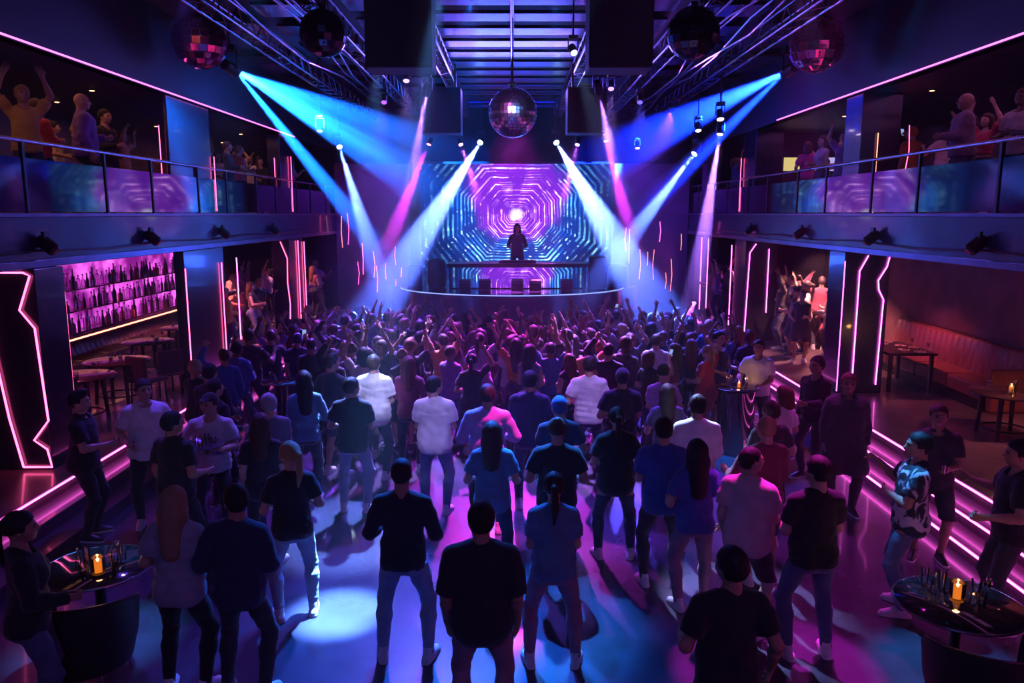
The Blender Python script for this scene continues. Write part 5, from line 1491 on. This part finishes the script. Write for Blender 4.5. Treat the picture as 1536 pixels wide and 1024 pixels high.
# ------------------------------------------------------------------ back bar on the left
XB = -9.2
struct(MB().box(XB, 13.4, 1.30, XB + 0.03, 23.6, 2.72).build('wall_backlit_panel', M['bar_glow']))
shelf = mat('shelf_dark_gloss', (0.05, 0.02, 0.05), 0.15, coat=0.6)
SHELVES = []
for nm, z, dp in (('top', 2.22, 0.26), ('middle', 1.79, 0.28), ('lowest', 1.36, 0.34)):
    o = MB().box(XB + 0.03, 13.4, z - 0.03, XB + 0.03 + dp, 23.6, z).build('bar_shelf', shelf, bevel=0.004)
    tag(o, f'{nm} long dark shelf of the pink lit back bar', 'shelf'); SHELVES.append((nm, z))
tag(MB().box(XB + 0.422, 13.4, 1.24, XB + 0.44, 23.6, 1.27).build('led_strip', M['neon_orange']), 'orange pink LED strip under the lowest bar shelf', 'LED strip')
tag(MB().box(XB + 0.005, 13.4, 1.2, XB + 0.42, 23.6, 1.33).build('bar_counter', shelf, bevel=0.01), 'dark glossy ledge below the bottle shelves', 'counter')
bt_m = {'clear': glassy('bottle_clear', (0.85, 0.6, 0.85), .8, .15), 'dark': mat('bottle_dark', (0.03, 0.006, 0.02), 0.08, coat=0.6), 'amber': mat('bottle_amber', (0.35, 0.08, 0.06), 0.08, coat=0.6), 'cap': mat('bottle_cap', (0.3, 0.2, 0.25), 0.3, metal=0.8)}
KINDS_B = [('tall slim', 'dark', [(0.032, 0), (0.034, .02), (0.034, .17), (0.012, .23), (0.011, .30)]), ('round shouldered', 'clear', [(0.042, 0), (0.044, .02), (0.044, .15), (0.015, .19), (0.014, .26)]),
           ('squat', 'amber', [(0.050, 0), (0.052, .02), (0.050, .11), (0.017, .15), (0.017, .20)]), ('straight', 'clear', [(0.036, 0), (0.037, .01), (0.037, .19), (0.014, .21), (0.014, .25)]), ('tapered', 'dark', [(0.044, 0), (0.040, .1), (0.018, .2), (0.015, .28)])]
PROTO = []
for nm, mm, prof in KINDS_B:
    o = empty('bottle', (0, 0, 0))
    MB().lathe(prof, 12).build('glass_body', bt_m[mm], o, smooth=True)
    zt = prof[-1][1]
    MB().lathe([(prof[-1][0] + .003, zt - .005), (prof[-1][0] + .003, zt + .025)], 10).build('cap', bt_m['cap'], o)
    PROTO.append([nm, mm, o, False])
rb = random.Random(9)
for nm, z in SHELVES:
    y = 14.9
    while y < 22.9:
        t = rb.choice(PROTO)
        o = t[2] if not t[3] else copy_tree(t[2]); t[3] = True
        k = rb.uniform(0.95, 1.35)
        o.location = (XB + 0.17 + rb.uniform(-.04, .04), y, z); o.scale = (k, k, k)
        lab = f'{t[0]} {t[1]} bottle on the {nm} shelf of the pink lit bar'
        tag(o, lab, 'bottle', f'{t[0]} {t[1]} bottles, {nm} shelf')
        y += rb.choice([0.11, 0.13, 0.15, 0.17, 0.24])
# left lounge furniture: banquette under the bar, tables with glasses
def banquette(x_back, y0, y1, face, hgt, m, label, z=0.45):
    # face: +1 faces +X, -1 faces -X
    o = empty('banquette_sofa', (x_back, y0, z)); tag(o, label, 'sofa')
    L = y1 - y0; f = face
    def bx(b, xa, xb, ya, yb, za, zb): return b.box(min(f*xa, f*xb), ya, za, max(f*xa, f*xb), yb, zb)
    bx(MB(), 0.05, 0.80, 0, L, 0, 0.16).build('plinth', M['black_metal'], o)
    n = max(2, int(L/0.9))
    for k in range(n):
        bx(MB(), 0.20, 0.82, L*k/n + .005, L*(k+1)/n - .005, 0.16, 0.44).build('seat_cushion', m, o, bevel=0.05)
    # channelled back: vertical rolls
    nb = int(L/0.20); b = MB(); prof = []
    vs, fs = [], []
    seg = 6
    for k in range(nb*seg + 1):
        yy = L*k/(nb*seg); bul = 0.045*abs(math.sin(PI*k/seg))
        for xx, zz in ((0.0, 0.40), (0.20 + bul, 0.42), (0.15 + bul, hgt*0.7), (0.12 + bul*0.8, hgt - 0.05), (0.07, hgt), (0.0, hgt - 0.01)):
            vs.append((f*xx, yy, zz))
    for k in range(nb*seg):
        for j in range(5): fs.append((k*6 + j, k*6 + j + 1, (k+1)*6 + j + 1, (k+1)*6 + j))
        fs.append((k*6 + 5, k*6, (k+1)*6, (k+1)*6 + 5))
    fs.append(tuple(range(6))); fs.append(tuple(nb*seg*6 + j for j in range(6)))
    b.add(vs, fs).build('backrest', m, o, smooth=True, angle=70)
    bx(MB(), 0.0, 0.78, -0.14, 0.0, 0.0, hgt*0.72).build('armrest', m, o, bevel=0.05)
    MB().tube([(f*0.05, 0, hgt + 0.012), (f*0.05, L, hgt + 0.012)], 0.014, 8).build('top_rail', M['leather'], o, smooth=True)
    return o
banquette(-9.15, 14.2, 22.2, 1, 0.70, M['leather'], 'long dark leather banquette below the bottle shelves in the left lounge')
banquette(8.72, 12.9, 17.4, -1, 1.02, M['leather_red'], 'oxblood banquette sofa with vertical channelled back along the right lounge wall')
rl = random.Random(21)
for k, (px, py, z, r, nm) in enumerate(((118, 563, 1.18, 0.55, 'nearest'), (176, 540, 1.18, 0.55, 'second nearest'), (222, 511, 1.18, 0.5, 'third nearest'), (272, 490, 1.18, 0.45, 'farthest'))):
    q = at_z(px, py, z); T_ = (q.x, q.y, 0.45)
    round_table(T_, r, z - 0.45, f'low dark round table, {nm} of those in front of the bar', M['table_wood'], 'legs')
    for j in range(5):
        a = rl.uniform(0, 6.28); d = rl.uniform(0.08, r*0.75)
        (tumbler if j % 2 else stem_glass)((q.x + d*math.cos(a), q.y + d*math.sin(a), z), label=f'glass on the {nm} dark table in front of the bar', group=f'glasses on the {nm} bar table')
def side_chair(loc, rz, label, group=None):
    o = empty('lounge_chair', loc, rz); tag(o, label, 'chair', group)
    MB().box(-.24, -.24, .38, .24, .24, .47).build('seat', M['leather'], o, bevel=0.03)
    MB().box(-.24, -.27, .42, .24, -.20, .86).build('backrest', M['leather'], o, bevel=0.03)
    for sx in (-.2, .2):
        for sy in (-.2, .2): MB().tube([(sx, sy, 0), (sx*.95, sy*.95, .39)], 0.016, 8).build('leg', M['black_metal'], o, smooth=True)
for (px, py, nm, rz) in ((98, 600, 'before the nearest bar table', 0.3), (222, 566, 'beside the second bar table', -0.4), (248, 556, 'behind the polo shirt by the bar tables', 0.8), (268, 530, 'next to the farthest bar table', 2.2)):
    q = at_z(px, py, 0.9); side_chair((q.x, q.y, 0.45), rz, f'dark leather lounge chair {nm}')
# right lounge
q = at_z(1512, 588, 1.12); TR = (q.x, q.y)
round_table((q.x, q.y, 0.45), 0.52, 0.67, 'round dark wooden table with candle in the right lounge', M['table_wood'], 'legs')
candle((q.x + 0.03, q.y - 0.02, 1.12), 1.1, 'glowing candle jar on the round table in the right lounge', 6)
stem_glass((q.x - 0.22, q.y + 0.08, 1.12), 'stemmed glass left of the candle in the right lounge')
tumbler((q.x + 0.2, q.y + 0.15, 1.12), 1.0, 'tall clear glass behind the candle in the right lounge', tall=True)
tumbler((q.x - 0.1, q.y - 0.2, 1.12), 1.0, 'short tumbler in front of the candle in the right lounge')
q = Vector((7.42, 15.0, 1.2))
o = empty('coffee_table', (q.x, q.y, 0.45)); tag(o, 'dark rectangular table strewn with plates beside the oxblood sofa', 'table')
MB().box(-.45, -.7, .70, .45, .7, .75).build('tabletop', M['table_wood'], o, bevel=0.01)
for sx in (-.38, .38):
    for sy in (-.62, .62): MB().box(sx-.03, sy-.03, 0, sx+.03, sy+.03, .70).build('leg', M['table_wood'], o)
china = mat('plate_china', (0.55, 0.40, 0.36), 0.3); food = mat('snack_food', (0.40, 0.20, 0.08), 0.7, noise=0.4, nscale=40)
for j in range(6):
    dx, dy = rl.uniform(-.3, .3), -.58 + .23*j
    pl = empty('plate', (q.x + dx, q.y + dy, 1.2)); tag(pl, f'small plate of snacks, {ORD[j]} from the near end of the sofa table', 'plate')
    MB().lathe([(.06, 0), (.11, .014), (.10, .017), (.06, .006)], 24).build('dish', china, pl, smooth=True)
    b = MB()
    for t in range(4): b.lathe([(.02, .008), (.026, .02), (.012, .036)], 8, (rl.uniform(-.045, .045), rl.uniform(-.045, .045), 0))
    b.build('snack_food', food, pl, smooth=True)
for j in range(4):
    (tumbler if j % 2 else stem_glass)((q.x + (-.36 if j % 2 else .36), q.y - .5 + .3*j, 1.2), label=f'glass on the sofa table, {ORD[j]} from the near end')
# small lamps and cable runs clamped to the balcony fronts
for s, side in ((-1, 'left'), (1, 'right')):
    for k, y in enumerate((10.2, 13.2, 16.5, 20.0)):
        o = empty('clamp_light', (s*(HX - 0.10), y, 3.36)); tag(o, f'small black lamp clamped to the {side} balcony front, {ORD[k]} from the near end', 'stage light')
        MB().lathe([(0.05, -0.16), (0.085, -0.13), (0.09, 0.06), (0.05, 0.12)], 14).xf(Matrix.Rotation(s*0.9, 4, 'Y')).build('lamp_head', M['black_metal'], o, smooth=True)
        MB().box(-0.02, -0.06, 0.05, 0.02, 0.06, 0.16).box(-0.02 if s < 0 else -0.02, -0.02, 0.05, 0.10 if s > 0 else 0.02, 0.02, 0.09).build('clamp', M['black_metal'], o)
    tag(MB().tube([(s*(HX - 0.05), 4 + 2*k, 3.25 + (0.03 if k % 2 else -0.02)) for k in range(11)], 0.016, 6).build('cable', M['black_metal'], smooth=True), f'black cable run along the {side} balcony front', 'cable')
# lit boxes at the back of the right balcony
struct(MB().box(6.95, 21.1, SLAB1, 10.2, 21.25, BCEIL).build('wall_balcony_partition', M['wall_dark']))
for k, (x0, x1, c, w) in enumerate(((7.1, 7.55, (0.9, 0.7, 0.25), 'yellow'), (7.7, 8.1, (0.75, 0.65, 1.0), 'lilac'), (8.25, 8.7, (0.55, 0.5, 1.0), 'violet white'))):
    o = empty('light_box', ((x0 + x1)/2, 21.06, 4.85)); tag(o, f'glowing {w} light box on the partition at the back of the right balcony', 'light box')
    hw_ = (x1 - x0)/2
    MB().box(-hw_, -0.03, 0.0, hw_, 0.0, 0.34).build('diffuser', emis('light_box_' + w.replace(' ', '_'), c, 0.8), o)
    MB().box(-hw_ - .03, -0.02, -0.03, hw_ + .03, 0.02, 0.37).build('frame', M['black_metal'], o)
# ------------------------------------------------------------------ stage lights: fixture, lamp and the haze it lights
def moving_head(loc, target, lens_col, lens_s, size, label):
    loc = Vector(loc)
    o = empty('moving_head_light', loc)
    tag(o, label, 'stage light')
    d = (Vector(target) - loc).normalized()
    q = d.to_track_quat('-Z', 'Y').to_matrix().to_4x4()
    k = size
    h = MB().lathe([(0.05*k, 0.26*k), (0.13*k, 0.22*k), (0.15*k, 0.05*k), (0.15*k, -0.10*k), (0.17*k, -0.20*k), (0.165*k, -0.24*k), (0.15*k, -0.24*k), (0.14*k, -0.2*k)], 20)
    h.xf(q); h.build('lamp_head', M['black_metal'], o, smooth=True)
    ln = MB().lathe([(0.001, -0.205*k), (0.14*k, -0.21*k), (0.14*k, -0.225*k), (0.001, -0.24*k)], 20)
    ln.xf(q); ln.build('lens', emc(lens_col, lens_s), o, smooth=True)
    y = MB().box(-0.21*k, -0.03*k, -0.04*k, -0.17*k, 0.03*k, 0.36*k).box(0.17*k, -0.03*k, -0.04*k, 0.21*k, 0.03*k, 0.36*k).box(-0.21*k, -0.04*k, 0.36*k, 0.21*k, 0.04*k, 0.40*k)
    y.build('yoke', M['black_metal'], o)
    MB().box(-0.18*k, -0.14*k, 0.40*k, 0.18*k, 0.14*k, 0.54*k).build('base', M['black_metal'], o, bevel=0.01)
    if loc.z + 0.54*k < CEIL - 0.1:
        MB().tube([(0, 0, 0.5*k), (0, 0, CEIL - loc.z)], 0.018, 6).build('drop_pipe', M['black_metal'], o)
    return loc + d * 0.25 * k, d
def beam(loc, target, lens_col, lens_s, size, label, cones):
    src, d0 = moving_head(loc, target, lens_col, lens_s, size, label)
    for (tgt, power, col, ang, dens, length) in cones:
        d = (Vector(tgt) - src).normalized()
        p = src + d * 0.02
        spot(p, p + d, power, col, ang, 0.55, 0.03)
        half = math.radians(ang / 2)
        r0, r1 = 0.06*size, 0.06*size + length * math.tan(half)
        n = 24
        c = MB().lathe([(r0, -0.02), (r1, -length)], n)
        o = c.build('beam_haze', scatter('lit_haze', (1, 1, 1), dens, length))
        o.matrix_world = Matrix.Translation(p) @ d.to_track_quat('-Z', 'Y').to_matrix().to_4x4()
        tag(o, 'shaft of haze lit by the ' + label, 'light beam', kind='stuff')
CY, BL, WB, VI, MG, PK = (0.006, 0.13, 1.0), (0.003, 0.022, 1.0), (0.075, 0.145, 1.0), (0.34, 0.14, 1.0), (0.75, 0.03, 0.85), (0.85, 0.12, 0.7)
K = 40.0
def aim(px, py, y): return at_y(px, py, y)
BEAMS = [
 ((345,101,15.6), (610,255,24), (0.25,0.75,1.0), 30, 0.75, 'cyan lamp blazing above the left balcony beside the pink-lit mirror ball',
   [((610,262,23.5), 9500, CY, 9.0, .10, 12.0), ((545,345,21.5), 7500, CY, 5.5, .10, 9.5), ((655,222,25), 5000, CY, 8.0, .07, 12.0)]),
 ((1185,104,15.6), (950,230,24), (0.2,0.65,1.0), 26, 0.75, 'blue lamp blazing above the right balcony beside the pink-lit mirror ball',
   [((935,225,24.5), 10000, BL, 10.0, .10, 12.0), ((980,300,22), 6500, BL, 6.0, .10, 9.5)]),
 ((508,216,22), (565,420,19), (0.6,0.8,1.0), 26, 0.5, 'pale blue lamp over the far end of the left balcony', [((572,425,19), 3200, WB, 8.5, .12, 6.4)]),
 ((722,211,24), (560,465,17.3), (0.4,0.75,1.0), 30, 0.55, 'bright cyan lamp left of the mirror ball over the stage', [((560,470,17.3), 10500, WB, 9.0, .10, 10.2)]),
 ((833,211,24), (990,470,17.3), (0.4,0.75,1.0), 30, 0.55, 'bright cyan lamp right of the mirror ball over the stage', [((985,470,17.3), 12500, WB, 9.6, .10, 10.4)]),
 ((1045,226,20), (920,390,18.5), (0.6,0.85,1.0), 28, 0.5, 'pale cyan lamp over the far end of the right balcony', [((915,395,18.5), 2300, WB, 10, .12, 5.4)]),
 ((1081,195,18), (1045,400,17), (0.9,0.6,1.0), 22, 0.45, 'lilac lamp beside the right balcony pointing straight down', [((1045,420,17), 1600, VI, 9, .10, 4.6)]),
 ((640,133,15), (618,270,16.5), (0.9,0.4,0.9), 12, 0.5, 'violet lamp under the left far loudspeaker', [((616,280,16.5), 500, VI, 9, .10, 3.2)]),
 ((897,130,15), (925,280,16.5), (1.0,0.5,0.8), 14, 0.5, 'violet lamp under the right far loudspeaker', [((925,270,16.5), 500, VI, 9, .10, 3.2)]),
 ((645,212,22), (590,350,21), (1.0,0.1,0.6), 22, 0.42, 'magenta lamp to the left of the stage', [((580,370,21), 700, MG, 11, .12, 4.2)]),
 ((690,213,23), (715,290,22), (1.0,0.3,0.7), 18, 0.42, 'pink lamp just left of the cyan lamp over the stage', [((716,292,22), 700, PK, 9, .12, 2.3)]),
 ((867,213,23), (845,300,22), (1.0,0.3,0.7), 18, 0.42, 'pink lamp just right of the cyan lamp over the stage', [((845,300,22), 700, PK, 9, .12, 2.3)]),
 ((908,207,22), (940,330,21), (1.0,0.1,0.8), 18, 0.42, 'magenta lamp to the right of the stage', [((945,345,21), 700, MG, 11, .12, 3.6)]),
]
for loc, tgt, lc, ls, sz, label, cones in BEAMS:
    beam(at_y(*loc), at_y(*tgt), lc, ls, sz, label, [(at_y(*t), p*K, c, a, dn, L) for (t, p, c, a, dn, L) in cones])
for loc, lc, ls, sz, label in [((480,190,19), (0.3,0.5,1.0), 3, 0.5, 'unlit black lamp among the beams above the left balcony'),
                               ((1080,172,17.5), (1.0,0.4,0.7), 14, 0.5, 'pink lamp above the lilac lamp on the right'),
                               ((1047,190,19), (1.0,0.7,0.9), 14, 0.45, 'small white pink lamp in the blue beam on the right'),
                               ((956,218,23), (1.0,0.5,0.5), 12, 0.4, 'small warm lamp over the right back panel'),
                               ((648,196,22.5), (1.0,0.1,0.3), 10, 0.35, 'tiny red lamp above the magenta lamp on the left')]:
    p = at_y(*loc)
    moving_head(p, p + Vector((0, -0.5, -1)), lc, ls, sz, label)

# floor pools from lamps rigged over the near half of the room
def rig(loc, tgt, power, col, ang, blend, label):
    src, d = moving_head(loc, tgt, col, 3, 0.42, label)
    spot(src, tgt, power, col, ang, blend, 0.05)
g = lambda px, py: at_z(px, py, 0)
rig((-0.7, 9.6, 6.95), g(507, 918), 110000, (0.13, 0.36, 1.0), 8.5, 0.9, 'lamp over the near floor throwing a white blue pool on the left')
rig((0.6, 11.6, 6.95), g(828, 925), 12000, (0.02, 0.22, 1.0), 14, 0.8, 'lamp over the near floor throwing a deep blue pool in the middle')
rig((0.9, 8.6, 6.95), g(730, 810), 5000, (1.0, 0.03, 0.45), 8, 0.3, 'lamp over the near floor throwing a pink pool')
rig((3.2, 9.0, 6.95), g(1165, 1000), 7000, (0.75, 0.02, 0.65), 14, 0.3, 'lamp over the near floor throwing a magenta pool at the front')
rig((4.6, 8.6, 6.95), g(1095, 692), 16000, (0.02, 0.22, 1.0), 8, 0.5, 'lamp over the right side throwing a bright blue pool by the high table')
rig((-2.2, 13.6, 6.4), g(525, 790), 20000, (0.16, 0.34, 1.0), 16, 0.7, 'lamp over the left side throwing a blue white patch among the people')
rig((-2.0, 15.5, 6.3), g(600, 690), 14000, (0.40, 0.28, 1.0), 26, 0.9, 'lamp backlighting the white shirts left of the middle')
rig((2.0, 16.5, 6.3), g(900, 680), 14000, (0.42, 0.22, 1.0), 26, 0.9, 'lamp backlighting the white shirt right of the middle')
rig((0.0, 17.5, 6.3), (0.2, 12.6, 1.0), 22000, (0.62, 0.04, 0.75), 38, 0.9, 'magenta wash lamp over the packed crowd')
rig((-2.9, 18.5, 6.3), (-2.6, 14.0, 1.0), 16000, (0.25, 0.06, 1.0), 40, 0.9, 'violet wash lamp over the left part of the crowd')
rig((2.9, 18.5, 6.3), (2.6, 14.0, 1.0), 18000, (0.10, 0.07, 1.0), 40, 0.9, 'blue wash lamp over the right part of the crowd')
rig((-1.5, 13.0, 6.4), g(650, 800), 6500, (0.18, 0.10, 1.0), 48, 1.0, 'violet wash lamp over the middle of the near floor')
rig((1.5, 12.0, 6.4), g(930, 860), 4500, (0.15, 0.05, 0.95), 48, 1.0, 'indigo wash lamp over the right of the near floor')
rig((-4.5, 11.5, 6.95), g(330, 830), 2200, (0.14, 0.05, 0.9), 44, 1.0, 'violet wash lamp over the left of the near floor')
rig((4.5, 11.5, 6.95), g(1230, 830), 2200, (0.55, 0.02, 0.5), 40, 1.0, 'magenta wash lamp over the right of the near floor')
# broad washes: blue from the stage truss, violet on the side walls and ceiling
area((0, 19.0, 6.6), (0, 12, 0), 160, (0.20, 0.12, 1.0), 5.0, 0.4)
area((0, 25.8, 2.2), (0, 10, 7.2), 110, (0.03, 0.10, 1.0), 4.0, 0.4)
# lounge and balcony lamps
for (x, y, z, p, c, lab) in ((8.2, 10.5, 2.95, 26, (1.0, 0.25, 0.28), 'downlight over the sofa lounge'), (7.4, 15.6, 2.95, 20, (1.0, 0.16, 0.25), 'downlight over the lounge corner'),
                        (7.2, 18.5, 2.95, 90, (1.0, 0.34, 0.36), 'pink spotlight over the right lounge crowd'),
                        (-7.6, 13.0, 2.95, 14, (1.0, 0.1, 0.3), 'downlight over the dark lounge tables'), (-7.4, 19.0, 2.95, 60, (1.0, 0.2, 0.35), 'downlight over the left lounge crowd'),
                        (-7.0, 24.5, 2.95, 30, (1.0, 0.3, 0.3), 'downlight at the far end of the left lounge'), (7.4, 24.0, 2.95, 30, (0.9, 0.1, 0.5), 'downlight at the far end of the right lounge')):
    o = empty('ceiling_downlight', (x, y, SLAB0)); tag(o, 'small ' + lab, 'ceiling light')
    MB().lathe([(0.07, -0.02), (0.07, 0.0)], 16).build('trim_ring', M['steel'], o)
    MB().lathe([(0.05, -0.024), (0.05, -0.02)], 16).build('bulb', emc(tuple(c), 12), o)
    spot((x, y, z), (x, y, 0), p*11, c, 110, 0.6, 0.05)
k = 0
for s in (-1, 1):
    for (x, y) in ((7.2, 9.0), (8.6, 9.8), (7.2, 11.4), (8.6, 12.6), (7.2, 14.0), (8.6, 15.4), (7.2, 17.6), (8.6, 19.6), (7.2, 21.5), (8.6, 24.0)):
        o = empty('ceiling_downlight', (s*x, y, BCEIL)); k += 1
        tag(o, f'tiny warm downlight in the ceiling over the {"left" if s < 0 else "right"} balcony', 'ceiling light', f'{"left" if s < 0 else "right"} balcony downlights')
        MB().lathe([(0.06, -0.015), (0.06, 0.0)], 14).build('trim_ring', M['black_metal'], o)
        MB().lathe([(0.04, -0.02), (0.04, -0.015)], 14).build('bulb', M['warm_led'], o)
    c = (1.0, 0.36, 0.2) if s < 0 else (0.75, 0.18, 0.75)
    for y in (9.5, 13.0, 18.5, 23.5): area((s*8.0, y, BCEIL - 0.04), (s*8.0, y + 0.01, 0), 14, c, 2.6, 2.6)
# added unseen lamps: fill behind the camera, glints on mirror balls, violet on ceiling foil
area((-1.5, -2.5, 6.6), (-0.5, 9, 1.0), 75, (0.12, 0.20, 1.0), 3.0, 0.5)
area((4.5, -1.5, 6.4), (3.0, 8, 1.0), 40, (0.8, 0.08, 0.75), 2.0, 0.5)
def pin(loc, tgt, power, col, ang): spot(loc, tgt, power, col, ang, 0.3, 0.04)
pin((1.6, 5.0, 6.9), b0, 24000, (0.10, 0.40, 1.0), 6)
pin((-1.2, 6.0, 6.9), b0, 12000, (0.9, 0.15, 0.7), 6)
pin((-4.6, 8.0, 6.95), at_y(300, 62, 14.2), 4500, (1.0, 0.35, 0.2), 6)
pin((4.6, 8.0, 6.95), at_y(1225, 68, 14.2), 4500, (1.0, 0.08, 0.5), 6)
for s in (-1, 1):
    pin((s*2.2, 22.0, 5.9), (s*2.9, 14.5, 7.25), 900, (0.42, 0.08, 1.0), 26)
    rig((s*4.2, 21.5, 6.5), (s*4.9, YB, 3.2), 2600, (0.42, 0.05, 1.0) if s < 0 else (0.30, 0.05, 1.0), 44, 0.9, f'added violet lamp brightening the {"left" if s < 0 else "right"} back panel beside the LED wall')  # lamps added to lift the dark back panels
area((0, 24.5, 6.9), (0, YB, 6.2), 60, (0.02, 0.05, 1.0), 4.0, 0.3)
rig((-0.6, 12.2, 6.95), g(640, 985), 14000, (0.01, 0.15, 1.0), 30, 1.0, 'deep blue wash lamp over the near floor')
rig((-2.6, 9.4, 6.95), g(150, 960), 6000, (0.05, 0.35, 1.0), 12, 0.8, 'small added cyan lamp for glints on the bottom left table')  # added, like the next one, for cyan glints on the table glasses
rig((2.9, 9.0, 6.95), g(1430, 1010), 6000, (0.05, 0.35, 1.0), 12, 0.8, 'small added cyan lamp for glints on the bottom right table')
area((0, 22.5, 5.6), (0, 14, 7.2), 60, (0.02, 0.14, 1.0), 2.0, 0.3)  # added unseen wash, gives the ceiling slats a blue reflection
rig((-0.4, 6.4, 6.95), A20['M'] @ Vector((0, 0, 1.25)), 3000, (0.5, 0.5, 1.0), 7, 0.7, 'added lamp brightening the brightly lit white T-shirt')  # this lamp and those below are added to brighten single white shirts
rig((1.0, 13.5, 6.4), A33['M'] @ Vector((0, 0, 1.3)), 15000, (0.35, 0.45, 1.0), 12, 0.7, 'added lamp brightening the white shirt by the blue pool')
rig((1.2, 6.2, 6.95), A27['M'] @ Vector((0, 0, 1.2)), 1300, (0.5, 0.3, 1.0), 9, 0.8, 'added lamp on the violet lit white T-shirt')
rig((-1.2, 5.0, 6.95), A18['M'] @ Vector((0, 0, 1.2)), 1100, (0.45, 0.35, 1.0), 10, 0.8, 'added lamp on the white T-shirt left of the middle')
# thin haze filling the whole hall
m = bpy.data.materials.new('room_haze'); m.use_nodes = True
nt = m.node_tree; nt.nodes.clear()
o_ = nt.nodes.new('ShaderNodeOutputMaterial'); v_ = nt.nodes.new('ShaderNodeVolumeScatter')
v_.inputs['Color'].default_value = (1, 1, 1, 1); v_.inputs['Density'].default_value = 0.0025
nt.links.new(v_.outputs[0], o_.inputs['Volume'])
tag(MB().box(-12, Y0 - 1, -1, 12, YB + 1, CEIL + 1).build('room_haze', m), 'thin haze filling the whole hall', 'haze', kind='stuff')
